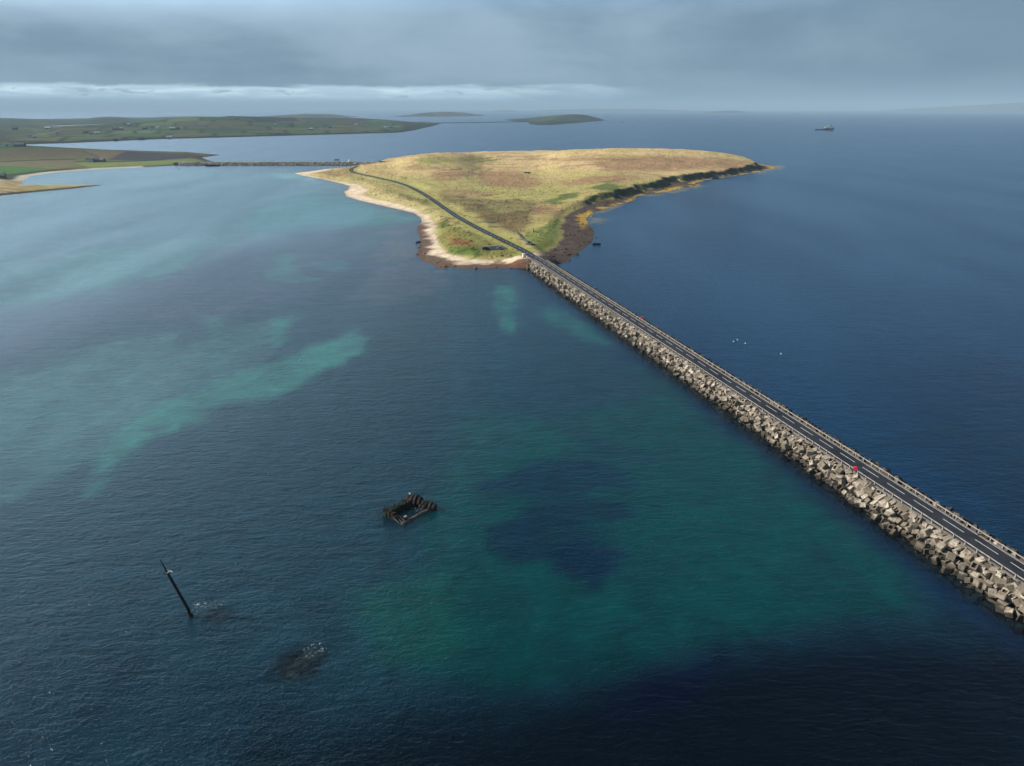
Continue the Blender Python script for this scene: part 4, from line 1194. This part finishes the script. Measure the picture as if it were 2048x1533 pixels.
# leaning mast
mb_ = gp(380, 1233); r = tag(empty('ship_mast', (mb_[0], mb_[1], 0)), 'tall black mast of a sunken ship leaning left out of the water', 'mast')
top = Vector((-69.4 - mb_[0], 118.2 - mb_[1], 12.15)); kn = Vector((-.15, .15, 1.5))
b = MB(); b.tube((.1, 0, -5), kn, .34, .31, 12, False); p2 = kn + (top - kn) * .74; b.tube(kn, p2, .31, .24, 12, False); b.tube(p2, top, .19, .06, 12); b.build('mast_pole', M['black'], r)
b = MB(); b.tube(p2 + Vector((-.75, 0, -.22)), p2 + Vector((.75, 0, .18)), .11, n=6); b.box(p2, (1.0, .8, .14)); b.build('crosstree', M['rust'], r)
b = MB(); b.tube((.15, 0, -.3), (.1, .1, .55), .55, .4, 12); b.build('mast_collar', M['black'], r)

def sunken(p, label, dims, rz, mat, tilt=0.0, z=-.35):
    r = tag(empty('sunken_wreck', (p[0], p[1], 0), rz), label, 'sunken wreck')
    b = MB(); n = 9
    V_, F_ = [], []
    for i in range(n + 1):
        for j in range(5):
            x_ = (i / n - .5) * dims[0]; y_ = (j / 4 - .5) * dims[1] * (1 - .25 * (i / n) ** 2)
            e = 1 if 0 < i < n and 0 < j < 4 else 0
            V_.append((x_ + random.uniform(-.15, .15), y_ + random.uniform(-.15, .15), z + tilt * x_ + random.uniform(-.12, .12) - (.1 if not e else 0)))
    for i in range(n):
        for j in range(4): F_.append((i * 5 + j, i * 5 + j + 1, i * 5 + j + 6, i * 5 + j + 5))
    k = len(V_); rim = [i * 5 for i in range(n + 1)] + [n * 5 + j for j in range(1, 5)] + [i * 5 + 4 for i in range(n - 1, -1, -1)] + [j for j in range(3, 0, -1)]
    V_ += [(V_[i][0] * 1.5, V_[i][1] * 1.9, V_[i][2] - 1.6) for i in rim]
    for i in range(len(rim)): F_.append((rim[i], rim[(i + 1) % len(rim)], k + (i + 1) % len(rim), k + i))
    b.add(V_, F_); b.build('hull_plate', mat, r, smooth=False)
    b = MB()
    for sy in (-1, 1): b.box((dims[0] * .12, sy * dims[1] * .42, z - .02), (dims[0] * .62, .45, .3), Matrix.Rotation(-tilt, 3, 'Y'))
    b.box((dims[0] * .42, 0, z + .0), (.45, dims[1] * .8, .3)); b.build('rim', M['kelprim'], r, bevel=.08)
M['kelpy'] = simple('kelp_covered_plate', (.50, .36, .24), (.22, .20, .10), .8, .95, .1)
M['kelprim'] = simple('kelp_rim', (.36, .30, .14), (.2, .17, .08), 1.5, .95, .1)
sunken(slab, 'brown sunken hull plate just under the surface with foam at its upper end', (9.0, 3.6), .93, M['kelpy'], .055, -.28)
sunken((reef[0] + .8, reef[1] - .6), 'faint brown sunken wreckage just right of the leaning mast', (5.5, 3.4), .55, M['kelpy'], .05, -.75)

# wreckage in the water near the island
def wreckage(u, v, L, W_, H_, rz, label, mat):
    p = gp(u, v); r = tag(empty('wreckage', (p[0], p[1], 0), rz), label, 'wreckage')
    b = MB()
    for k in range(5): b.box(((k - 2) * L / 5, random.uniform(-.2, .2), H_ / 2 - 1), (L / 4.6, W_ * random.uniform(.8, 1.1), H_ * random.uniform(.7, 1.1) + 2), taper=.85)
    b.build('hull_remains', mat, r, bevel=.12)
    b = MB()
    for k in range(4): b.box(((k - 1.5) * L / 4.5, 0, H_ * .8), (.3, .3, H_ * random.uniform(.6, 1.2)))
    b.build('ribs', M['black'], r)
wreckage(1193, 489.5, 6.0, 2.2, 1.1, 0, 'small brown wreck alone in the blue water right of the island beach', M['rust'])
wreckage(836, 485.5, 4.6, 1.2, .8, .9, 'dark splintered wreckage at the edge of the seaweed beach on the left shore', M['black'])
wreckage(1430, 358, 11.0, 3.0, 1.8, .1, 'dark boulders at the end of a spit below the island cliff', M['drystone'])
wreckage(425, 332.6, 24.0, 6.0, 2.6, 0, 'rusty wreck lying against the left end of the distant causeway', M['rust'])
wreckage(674, 320.6, 10.0, 3.0, 1.4, 0, 'tiny dark wreck hump in the sound behind the distant causeway', M['black'])

# ------------------------------------------------------------------ boats and ship
M['navy'] = simple('navy_hull', (.008, .035, .085), (.006, .02, .05), .2, .5, 0)
M['superw'] = simple('ship_white', (.75, .74, .72), (.66, .65, .62), .3, .5, 0)
M['deckg'] = simple('deck_green', (.05, .09, .08), (.07, .06, .05), .3, .8, 0)
def hull(L, Bm, Hd, Hb, mat, parent, name='hull'):
    n = 16; V_, F_ = [], []
    for i in range(n + 1):
        t = i / n; x_ = (t - .5) * L
        wd = Bm / 2 * (1 - max(0, (t - .68) / .32) ** 2.0) * (.88 + .12 * min(1, t / .15)); wd = max(wd, .05)
        dk = Hd + (Hb - Hd) * max(0, min(1, (t - .42) / .05)) + (Hb * .18) * max(0, (t - .6) / .4) ** 2
        kx = 0.055 * L * max(0, (t - .7) / .3)
        V_ += [(x_ - kx, -wd * .72, -2), (x_ + kx * .2, -wd, dk), (x_ + kx * .2, wd, dk), (x_ - kx, wd * .72, -2)]
    for i in range(n):
        a = i * 4
        for j in range(4): F_.append((a + j, a + (j + 1) % 4, a + 4 + (j + 1) % 4, a + 4 + j))
    F_ += [(0, 3, 2, 1), (n * 4, n * 4 + 1, n * 4 + 2, n * 4 + 3)]
    b = MB(); b.add(V_, F_); return b.build(name, mat, parent)
sp_ = gp(1649, 260.8); ship = tag(empty('supply_ship', (sp_[0], sp_[1], 0), -.22, 1.15), 'dark blue offshore supply ship with white superstructure, out on the open sea at right', 'ship')
hull(74, 16, 3.8, 8.2, M['navy'], ship)
b = MB(); b.box((15, 0, 10.6), (27, 14, 6)); b.box((18, 0, 15.2), (19, 12, 3.6)); b.box((1, 5.5, 8.5), (3, 2.6, 9)); b.box((1, -5.5, 8.5), (3, 2.6, 9)); b.build('superstructure', M['superw'], ship, bevel=.2)
b = MB(); b.box((19.5, 0, 18.6), (10.5, 13.5, 3.4), taper=.92); br = b.build('bridge', M['superw'], ship, bevel=.2)
b = MB(); b.box((19.5, 0, 19.1), (10.7, 13.7, 1.2), taper=.97); b.build('windows', M['glass'], br)
b = MB(); b.tube((16, 0, 20), (16, 0, 28), .5, .25); b.box((16, 0, 24.5), (.5, 5, .4)); b.tube((14, 0, 20), (16, 0, 26), .25); b.build('mast', M['drystone'], ship)
b = MB(); b.box((8, 4.2, 15.2), (3, 2, 5)); b.box((8, -4.2, 15.2), (3, 2, 5)); b.build('funnels', M['navy'], ship, bevel=.1)
b = MB(); b.box((-18, 0, 3.95), (34, 12.5, .3)); b.build('cargo_deck', M['deckg'], ship)
b = MB()
for k in range(9): b.tube((34 - k * .0 - k * 1.2, -6 + k * .55, 10), (34 - k * 1.2, -6 + k * .55, 11.4), .12)
b.build('bow_rail', M['superw'], ship)

def boat(u, v, L, label, hm, cm, cat='boat', rz=0.0, name='boat'):
    p = gp(u, v); r = tag(empty(name, (p[0], p[1], 0), rz), label, cat)
    hull(L, L * .28, L * .07, L * .1, hm, r)
    b = MB(); b.box((L * .08, 0, L * .16), (L * .28, L * .2, L * .16), taper=.9); b.build('cabin', cm, r)
    b = MB(); b.tube((L * .05, 0, L * .2), (L * .05, 0, L * .42), L * .012); b.build('mast', M['drystone'], r)
boat(452, 330.3, 6.5, 'small white boat moored beside the rusty wreck at the distant causeway', M['white'], M['white'], rz=.3)
boat(358, 339, 4.0, 'tiny white boat afloat off the headland beach', M['white'], M['white'])
boat(1197, 246.8, 26, 'leftmost of three work boats off the low green island', M['deckg'], M['superw'], name='work_boat')
boat(1221, 246.0, 22, 'middle one of three work boats off the low green island', M['navy'], M['superw'], name='work_boat', rz=.2)
boat(1243, 245.2, 24, 'rightmost and palest of three work boats off the low green island', M['deckg'], M['drystone'], name='work_boat', rz=-.1)
boat(1940, 228.2, 55, 'tiny faint vessel near the horizon at the far right', M['drystone'], M['superw'], name='vessel')
boat(600, 720.6, 1.0, 'tiny white float on the pale sand band in the middle of the bay', M['white'], M['white'], 'buoy', name='buoy')

# ------------------------------------------------------------------ gulls
def gull_mesh():
    b = MB()
    for k, (x0, x1, r0, r1) in enumerate(((-.30, -.18, .03, .08), (-.18, .02, .08, .11), (.02, .18, .11, .07), (.18, .25, .07, .065), (.25, .31, .065, .03), (.31, .39, .025, .006))):
        b.tube((x0, 0, 0 + .02 * k), (x1, 0, .02 * (k + 1)), r0, r1, 8, k in (0, 5))
    for sgn in (-1, 1):
        V_ = [(.12, sgn * .07, .08), (-.10, sgn * .07, .07), (.10, sgn * .38, .22), (-.08, sgn * .36, .21), (-.06, sgn * .70, .16), (-.14, sgn * .66, .155)]
        V_ += [(a, c, d_ - .02) for a, c, d_ in V_]
        b.add(V_, [(0, 1, 3, 2), (2, 3, 5, 4), (6, 8, 9, 7), (8, 10, 11, 9), (0, 2, 8, 6), (2, 4, 10, 8), (4, 5, 11, 10), (5, 3, 9, 11), (3, 1, 7, 9), (1, 0, 6, 7)])
    b.add([(-.28, -.04, .02), (-.28, .04, .02), (-.46, .09, .0), (-.46, -.09, .0), (-.28, 0, .05)], [(0, 1, 2, 3), (0, 4, 1), (1, 4, 2), (2, 4, 3), (3, 4, 0)])
    o = b.build('seagull', M['white']); return o
gull0 = gull_mesh(); used_ = False
def gull(loc, rz, label, group=None, s=1.25):
    global used_
    o = gull0 if not used_ else gull0.copy()
    if used_: COL.objects.link(o)
    used_ = True
    o.location = loc; o.rotation_euler = (.1, .1, rz); o.scale = (s,) * 3; tag(o, label, 'seagull', group)
for (u, v, l_) in ((1467, 684, 'white seagull above the blue water, leftmost of the three beside the causeway'), (1475, 680.5, 'white seagull above the blue water, middle one of the three beside the causeway'),
                  (1490.5, 687.5, 'white seagull above the blue water, rightmost of the three beside the causeway'), (1562, 708.5, 'lone white seagull over the blue water right of the group of three'),
                  (1616, 352.5, 'lone white seagull far out on the open water right of the island tip')):
    p = gp(u, v, .5); gull((p[0], p[1], .5), random.uniform(-.5, .5), l_, s=1.15)
p = Vector((mb_[0], mb_[1], 0)) + p2; gull((p.x + .5, p.y - .1, p.z + .3), 1.2, 'white seagull perched on the crosstree of the leaning mast', s=1.3)
gull((O_[0] + B_[0] - .3, O_[1] + B_[1] - .2, 2.45), .4, 'white seagull perched on top of the shipwreck boilers', s=.8)
gull((O_[0] + q_[0], O_[1] + q_[1], 1.15), 2.4, 'white seagull perched on the round bollard at the low corner of the shipwreck', s=.8)

# ------------------------------------------------------------------ houses
M['wallw'] = simple('white_render', (.86, .85, .82), (.78, .76, .72), .3, .85, .01)
M['wallg'] = simple('grey_stone_wall', (.26, .24, .22), (.18, .17, .16), .3, .9, .02)
M['slate'] = simple('slate_roof', (.13, .14, .16), (.09, .10, .11), .3, .7, .01)
M['tin'] = simple('pale_sheet_roof', (.60, .62, .64), (.48, .5, .52), .3, .6, .01)
def house(land, u, v, L, Wd, h, label, wall='wallw', roof='slate', rz=0.0, name='farmhouse', cat='house', chim=True):
    x_, y_, z_ = land.hit(u, v); r = tag(empty(name, (x_, y_, z_), rz), label, cat)
    b = MB(); b.prism([(-Wd / 2, -4), (-Wd / 2, h), (0, h + Wd * .42), (Wd / 2, h), (Wd / 2, -4)], -L / 2, L / 2); wo_ = b.build('wall', M[wall], r)
    b = MB(); e = .4
    b.prism([(-Wd / 2 - e, h - .05), (-Wd / 2 - e, h + .25), (0, h + Wd * .42 + .5), (Wd / 2 + e, h + .25), (Wd / 2 + e, h - .05), (0, h + Wd * .42 + .1)], -L / 2 - e, L / 2 + e); ro = b.build('roof', M[roof], r)
    if chim:
        for sx in (-1, 1):
            b = MB(); b.box((sx * (L / 2 - .8), 0, h + Wd * .42 + .8), (1, .9, 1.6)); b.build('chimney', M[wall], ro)
        b = MB()
        for k in range(3): b.box(((k - 1) * L * .28, -Wd / 2 - .02, h * .55), (1.1, .14, 1.3))
        b.build('windows', M['glass'], r)
    else:
        b = MB(); b.box((0, -Wd / 2 - .03, h * .45), (3, .16, h * .8)); b.build('door', M['slate'], r)
HS = [(116, 271, 12, 8, 6, 'tall bright white house alone in the green fields', 'wallw', 'slate', .3, True),
      (61, 275.5, 20, 9, 4, 'white house on the dark shore slope at the far left', 'wallw', 'slate', .1, True),
      (70, 276.5, 12, 8, 4, 'grey shed just right of the white house at the far left shore', 'wallg', 'tin', .4, False),
      (195, 268, 26, 9, 4, 'long white low house in the middle fields', 'wallw', 'tin', .05, False),
      (172, 266.5, 22, 10, 4, 'dark roofed steading left of the long white low house', 'wallg', 'slate', .2, False),
      (183, 270, 10, 8, 4, 'little white cottage just below the long white low house', 'wallw', 'slate', .5, True),
      (232, 260.5, 30, 12, 5, 'large grey farm steading on the brown field', 'wallg', 'slate', 0, False),
      (243, 260, 16, 10, 5, 'pale roofed barn right of the large grey steading', 'wallg', 'tin', .2, False),
      (270, 266.5, 18, 9, 4, 'pale cottage below the row of hillside houses', 'wallw', 'slate', .1, True),
      (291, 259, 22, 10, 4, 'grey house left of the pair of pale houses on the hillside', 'wallg', 'slate', 0, True),
      (304, 258, 16, 9, 4, 'white house, left one of the hillside pair', 'wallw', 'slate', .3, True),
      (316, 257.3, 18, 9, 4, 'white house, right one of the hillside pair', 'wallw', 'tin', 0, True),
      (345, 259.8, 30, 11, 5, 'long pale farm building on the hillside under the ploughed crest', 'wallg', 'tin', .1, False),
      (356, 259, 14, 9, 5, 'dark barn at the right end of the long pale farm building', 'wallg', 'slate', .1, False),
      (394, 254, 22, 9, 5, 'bright white house high on the brown field', 'wallw', 'slate', .05, True),
      (411, 254.3, 16, 9, 4, 'small pale house right of the high white house', 'wallw', 'slate', .2, True),
      (339, 277, 26, 10, 4, 'white roofed boat shed on the shoreline of the sound', 'wallw', 'tin', .1, False),
      (252, 250, 20, 10, 5, 'grey house on the skyline ridge at left', 'wallg', 'slate', 0, True),
      (258, 251.3, 22, 10, 4, 'low pale barn in front of the skyline ridge house', 'wallg', 'tin', .1, False),
      (97, 258.3, 34, 12, 4, 'long grey farm range in the upper fields at far left', 'wallg', 'tin', 0, False),
      (30, 260, 30, 14, 6, 'dark farm steading at the far left below the hills', 'wallg', 'slate', .2, False),
      (282, 278.5, 26, 9, 4, 'low grey range of sheds by the shore', 'wallg', 'slate', 0, False),
      (231, 281.5, 14, 8, 4, 'small grey cottage above the dark shore edge', 'wallg', 'slate', 0, True),
      (558, 250.5, 12, 9, 7, 'white building beneath the two thin masts', 'wallw', 'slate', 0, False),
      (551, 250.8, 10, 8, 4, 'small pale hut left of the building beneath the masts', 'wallw', 'tin', 0, False),
      (585, 252, 12, 9, 4, 'dark hut alone on the green hillside', 'wallg', 'slate', 0, False),
      (631, 259.5, 12, 9, 6, 'brightest white house near the middle shore', 'wallw', 'slate', .2, True),
      (622, 260, 24, 10, 4, 'grey sheds left of the brightest white house', 'wallg', 'tin', 0, False),
      (652, 255.6, 30, 10, 4, 'long pale house row above the middle shore', 'wallw', 'slate', 0, False),
      (660, 257, 16, 9, 4, 'grey cottage below the long pale house row', 'wallg', 'slate', 0, True),
      (712, 251, 22, 9, 4, 'low pale house on the brown field to the right', 'wallw', 'tin', 0, True),
      (771, 256.3, 20, 9, 4, 'white house near the right end of the far land', 'wallw', 'tin', 0, True),
      (782, 256.8, 12, 8, 4, 'small brownish shed right of the white house near the end of the far land', 'wallg', 'slate', 0, False),
      (786, 252, 18, 9, 4, 'pale house uphill near the right end of the far land', 'wallw', 'slate', 0, True)]
for (u, v, L, Wd, h, lab, wa, ro, rz, ch) in HS:
    L *= .72; Wd *= .85
    nm = ('farmhouse', 'house') if ch else ('farm_building', 'building')
    house(FARB, u, v, L, Wd, h, lab, wa, ro, rz, nm[0], nm[1], ch)
house(HEAD, 180, 324.5, 13, 7.5, 3.6, 'pale stone farmhouse on the headland, left one of its farmyard', 'wallw', 'slate', .15, 'farmhouse', 'house', True)
house(HEAD, 191, 324.3, 11, 7, 3.2, 'dark roofed barn in the middle of the headland farmyard', 'wallg', 'slate', .1, 'farm_building', 'building', False)
house(HEAD, 203, 324.3, 12, 7, 3.2, 'grey barn at the right end of the headland farmyard', 'wallg', 'slate', -.1, 'farm_building', 'building', False)
house(HEAD, 3, 357, 12, 7, 4, 'dark cottage behind the sandy bay at the left frame edge', 'wallg', 'slate', .2, 'farmhouse', 'house', True)
house(HEAD, 17, 293, 20, 9, 4, 'pale farm building on the headland skyline at far left', 'wallw', 'slate', 0, 'farm_building', 'building', False)
house(HEAD, 40, 293.5, 22, 9, 4, 'grey farm building on the headland skyline, right of the pale one', 'wallg', 'slate', 0, 'farm_building', 'building', False)
for u, lab in ((556, 'thin mast on the far hillside, left one of the pair'), (564.5, 'thin mast on the far hillside, right one of the pair')):
    x_, y_, z_ = FARB.hit(u, 250); r = tag(empty('radio_mast', (x_, y_, z_)), lab, 'mast')
    b = MB(); b.tube((0, 0, -2), (0, 0, 32), .9, .35, 6); b.build('lattice', M['rail'], r)
    b = MB(); b.box((0, 0, 1), (3, 3, 2.4)); b.build('base', M['wallg'], r)

# causeway on the horizon between the far land and the low green island
pa, pb = np.array(gp(866, 247.0)), np.array(gp(1054, 244.3))
dd_ = pb - pa; r = tag(empty('causeway', (float(pa[0]), float(pa[1]), 0), math.atan2(dd_[1], dd_[0])), 'thin dark causeway line reaching from the far land to the low green island', 'causeway')
b = MB(); b.prism([(-9, -3), (-3, 3.2), (3, 3.2), (9, -3)], 0, float(np.linalg.norm(dd_))); b.build('embankment', M['core'], r)
b = MB(); b.prism([(-2.4, 3.2), (-2.4, 3.35), (2.4, 3.35), (2.4, 3.2)], 0, float(np.linalg.norm(dd_))); b.build('roadway', M['kerb'], r)
HAZECOL, HAZED, EXPOSURE = (.55, .75, .92, 1), 6.5e-5, 0.32
# ------------------------------------------------------------------ sky, sun, haze, camera
EL, AZ = math.radians(31), math.radians(-82)   # sun: low, from the left and slightly ahead
sun_dir = Vector((math.sin(AZ) * math.cos(EL), math.cos(AZ) * math.cos(EL), math.sin(EL)))
sl = bpy.data.lights.new('sun', 'SUN'); sl.energy = 5.0; sl.angle = math.radians(.5); sl.color = (1.0, .93, .82)
so = bpy.data.objects.new('sun', sl); COL.objects.link(so); so.rotation_euler = (-sun_dir).to_track_quat('-Z', 'Y').to_euler()
so.location = (-300, 100, 300)

world = bpy.data.worlds.new('World'); scene.world = world; world.use_nodes = True
nt = world.node_tree
for n in list(nt.nodes): nt.nodes.remove(n)
g = G(nt)
wo = g.n('ShaderNodeOutputWorld'); bg = g.n('ShaderNodeBackground'); bg.inputs['Strength'].default_value = .1
nt.links.new(bg.outputs[0], wo.inputs[0])
sky = g.n('ShaderNodeTexSky', sky_type='NISHITA'); sky.sun_disc = False; sky.sun_elevation = EL; sky.sun_rotation = AZ; sky.altitude = 95
sky.air_density = 1.0; sky.dust_density = 1.5; sky.ozone_density = 1.0
tc = g.n('ShaderNodeTexCoord').outputs['Generated']
sp = g.n('ShaderNodeSeparateXYZ'); g.put(sp.inputs[0], tc)
x, y, z = sp.outputs
zz_ = g.m('ADD', g.m('MAXIMUM', z, 0.0), .045)
cxy = g.n('ShaderNodeCombineXYZ'); g.put(cxy.inputs[0], g.m('DIVIDE', x, zz_)); g.put(cxy.inputs[1], g.m('DIVIDE', y, zz_)); cxy.inputs[2].default_value = 3.7
n1 = g.noise(cxy.outputs[0], .15, 4, .5, .3)
n2 = g.noise(g.mapv(cxy.outputs[0], rot=.2, scale=(1.0, .8, 1)), .6, 4, .55, .3)
n3 = g.noise(g.mapv(tc, scale=(1, 1, 3.4), loc=(1.9, .35, 2.1)), 3.3, 6, .5, .15)
n4 = g.noise(g.mapv(tc, scale=(1, 1, 2.4), loc=(4.1, 1.2, .6)), 7.0, 6, .55, .35)
nn = g.m('ADD', g.m('ADD', g.m('MULTIPLY', n1, .14), g.m('MULTIPLY', n2, .10)), g.m('ADD', g.m('MULTIPLY', n3, .50), g.m('MULTIPLY', n4, .28)))
deck = g.mix(g.mr(nn, .38, .62), (1.45, 2.3, 3.1, 1), (2.75, 3.8, 4.8, 1))
deck = g.mix(g.mr(x, .05, .6, 0.0, .75), deck, (.95, 1.65, 2.35, 1))
# the cloud is thin and bright towards the sun, bluish at middle height, thick and dark overhead
deck = g.mix(g.m('MULTIPLY', g.mr(z, .10, .18), g.mr(z, .26, .5, 1.0, 0.0)), deck, g.mix(g.mr(nn, .35, .65), (.9, 2.7, 5.2, 1), (1.6, 3.8, 6.6, 1)))
deck = g.mix(g.mr(z, .26, .52, 0.0, .97), deck, (.06, .2, .45, 1))
dp = g.n('ShaderNodeVectorMath', operation='DOT_PRODUCT'); g.put(dp.inputs[0], tc); gv = Vector((-.80, .52, .30)).normalized(); dp.inputs[1].default_value = gv
glow = g.mr(dp.outputs['Value'], .55, 1.0)
deck = g.mix(g.m('MULTIPLY', g.m('MULTIPLY', glow, g.mr(z, .08, .2)), g.mr(z, .36, .52, 1.0, .02)), deck, (15, 21, 26, 1))
# break of clear bright air under the deck
fine = g.noise(g.mapv(tc, scale=(1, 1, 7), loc=(2.2, .4, 0)), 9.0, 6, .62, .4)
zl = g.m('ADD', z, g.m('MULTIPLY', g.m('SUBTRACT', fine, .5), .026))
brk = g.m('MULTIPLY', g.mr(zl, .0225, .0285, 1.0, 0.0), g.mr(z, .012, .02, 1.0, .85))
xf = g.mr(g.m('ADD', x, g.m('MULTIPLY', g.m('SUBTRACT', fine, .5), .5)), -.12, .24, 1.0, 0.0)
fine2 = g.noise(g.mapv(tc, scale=(1, 1, 5), loc=(5.2, 1.4, 0)), 26.0, 5, .6, .6)
brcol = g.mix(g.mr(g.m('ADD', z, g.m('MULTIPLY', g.m('SUBTRACT', fine2, .5), .012)), .008, .021), (3.6, 5.6, 7.2, 1), (10.5, 13.2, 14.2, 1))
scud = g.mr(fine2, .56, .66, 0.0, .75)
scz = g.m('MULTIPLY', g.mr(z, .010, .014), g.mr(z, .020, .024, 1.0, 0.0))
brcol = g.mix(g.m('MULTIPLY', g.mr(fine, .42, .62, .75, 0.0), g.mr(z, .012, .017)), brcol, (4.2, 6.0, 7.3, 1))
brcol = g.mix(g.m('MULTIPLY', scud, scz), brcol, (2.5, 3.6, 4.6, 1))
# horizon murk at the right
low = g.mix(g.mr(z, .0, .03), (1.2, 2.1, 3.1, 1), (1.5, 2.4, 3.3, 1))
deckl = g.mix(g.mr(z, .0, .04, .65, 0.0), deck, low)
cloud = g.mix(g.m('MULTIPLY', brk, xf), deckl, brcol)
# gaps in the deck overhead
gap = g.m('MULTIPLY', g.mr(z, .16, .38), g.mr(n1, .42, .62, 0.0, .75))
final = g.mix(gap, cloud, sky.outputs[0])
g.put(bg.inputs[0], final)

def shade_cloud_bank():  # unseen clouds added outside the view to shade far land and near water
    m, nt2, out2 = new_mat('shade_cloud_vapour'); g2 = G(nt2)
    a = g2.n('ShaderNodeVertexColor', layer_name='Col').outputs['Color']; s_ = g2.n('ShaderNodeSeparateColor'); g2.put(s_.inputs[0], a)
    nz = g2.noise(g2.pos(), .004, 5, .6)
    dens = g2.m('MULTIPLY', g2.mr(g2.m('ADD', s_.outputs[0], g2.m('MULTIPLY', g2.m('SUBTRACT', nz, .5), 1.0)), .05, .95), .19)
    tr = g2.n('ShaderNodeBsdfTransparent'); df = g2.n('ShaderNodeBsdfDiffuse'); df.inputs[0].default_value = (.8, .8, .8, 1)
    mx = g2.n('ShaderNodeMixShader'); g2.put(mx.inputs[0], dens); nt2.links.new(tr.outputs[0], mx.inputs[1]); nt2.links.new(df.outputs[0], mx.inputs[2])
    nt2.links.new(mx.outputs[0], out2.inputs[0])
    V_, F_, K_ = [], [], []; n = 0
    for foot, soft, cell, z0, tall in (([(-7500, 1100), (-900, 1230), (-420, 1560), (-250, 1850), (0, 2100), (900, 2050), (1600, 2700), (1500, 7000), (-7500, 7000)], 380, 90, 1500, 260),
                                       ([(-100, -500), (500, -500), (300, 0), (150, 60), (78, 88), (35, 116), (-10, 100), (-60, 60), (-200, 60)], 75, 16, 700, 110)):
        sh = -np.array([sun_dir.x, sun_dir.y]) / sun_dir.z
        P = np.array(foot, float) - sh * z0
        lo, hi = P.min(0), P.max(0)
        X, Y = np.meshgrid(np.arange(lo[0] - cell, hi[0] + 2 * cell, cell), np.arange(lo[1] - cell, hi[1] + 2 * cell, cell))
        sd = sdist(X, Y, P); k = np.clip(sd / soft, 0, 1)
        heap = np.sqrt(k) * (.4 + fbm(X / (cell * 5), Y / (cell * 5), 7))
        ok = sd > -cell * .9; idx = -np.ones(X.shape, int); idx[ok] = np.arange(ok.sum())
        for sgn, amp in ((1, tall), (-1, tall * .25)):
            zz = z0 + sgn * amp * heap
            V_.append(np.stack([X[ok], Y[ok], zz[ok]], 1)); K_.append(np.repeat(k[ok][:, None], 3, 1))
            q = ok[:-1, :-1] & ok[1:, :-1] & ok[:-1, 1:] & ok[1:, 1:]; j, i = np.where(q)
            f = np.stack([idx[j, i], idx[j, i + 1], idx[j + 1, i + 1], idx[j + 1, i]], 1) + n
            F_.append(f if sgn > 0 else f[:, ::-1]); n += int(ok.sum())
    tag(grid_obj('shade_clouds', np.concatenate(V_), np.concatenate(F_), m, {'Col': np.concatenate(K_)}), kind='structure')
shade_cloud_bank()
hz, nt, out = new_mat('haze_air'); g = G(nt)
pv = g.n('ShaderNodeVolumePrincipled'); pv.inputs['Color'].default_value = HAZECOL; pv.inputs['Density'].default_value = HAZED
pv.inputs['Anisotropy'].default_value = 0.0
nt.links.new(pv.outputs[0], out.inputs['Volume'])
ztop = max(float(HILLS.Z.max()), 120, max(max(v.co.z for v in o.data.vertices) for o in bpy.data.objects if o.name == 'mountains')) + 4
b = MB(); b.box((0, 0, (ztop - 6.6) / 2), (122000, 122000, ztop + 6.6))
tag(b.build('haze', hz), kind='stuff')

cam = bpy.data.cameras.new('camera'); co = bpy.data.objects.new('camera', cam); COL.objects.link(co)
cam.sensor_width = 36; cam.lens = 36 * F / 2048; cam.clip_start = 1; cam.clip_end = 200000
co.location = (0, 0, H); co.rotation_euler = (math.pi / 2 - PITCH, 0, 0)
scene.camera = co
scene.view_settings.view_transform = 'Standard'; scene.view_settings.look = 'None'
scene.view_settings.exposure = EXPOSURE; scene.view_settings.gamma = 1
scene.render.engine = 'CYCLES'
scene.cycles.use_denoising = True
scene.cycles.max_bounces = 6; scene.cycles.diffuse_bounces = 2; scene.cycles.glossy_bounces = 2; scene.cycles.transparent_max_bounces = 8
scene.cycles.volume_bounces = 0; scene.cycles.sample_clamp_indirect = 4
scene.cycles.caustics_reflective = False; scene.cycles.caustics_refractive = False
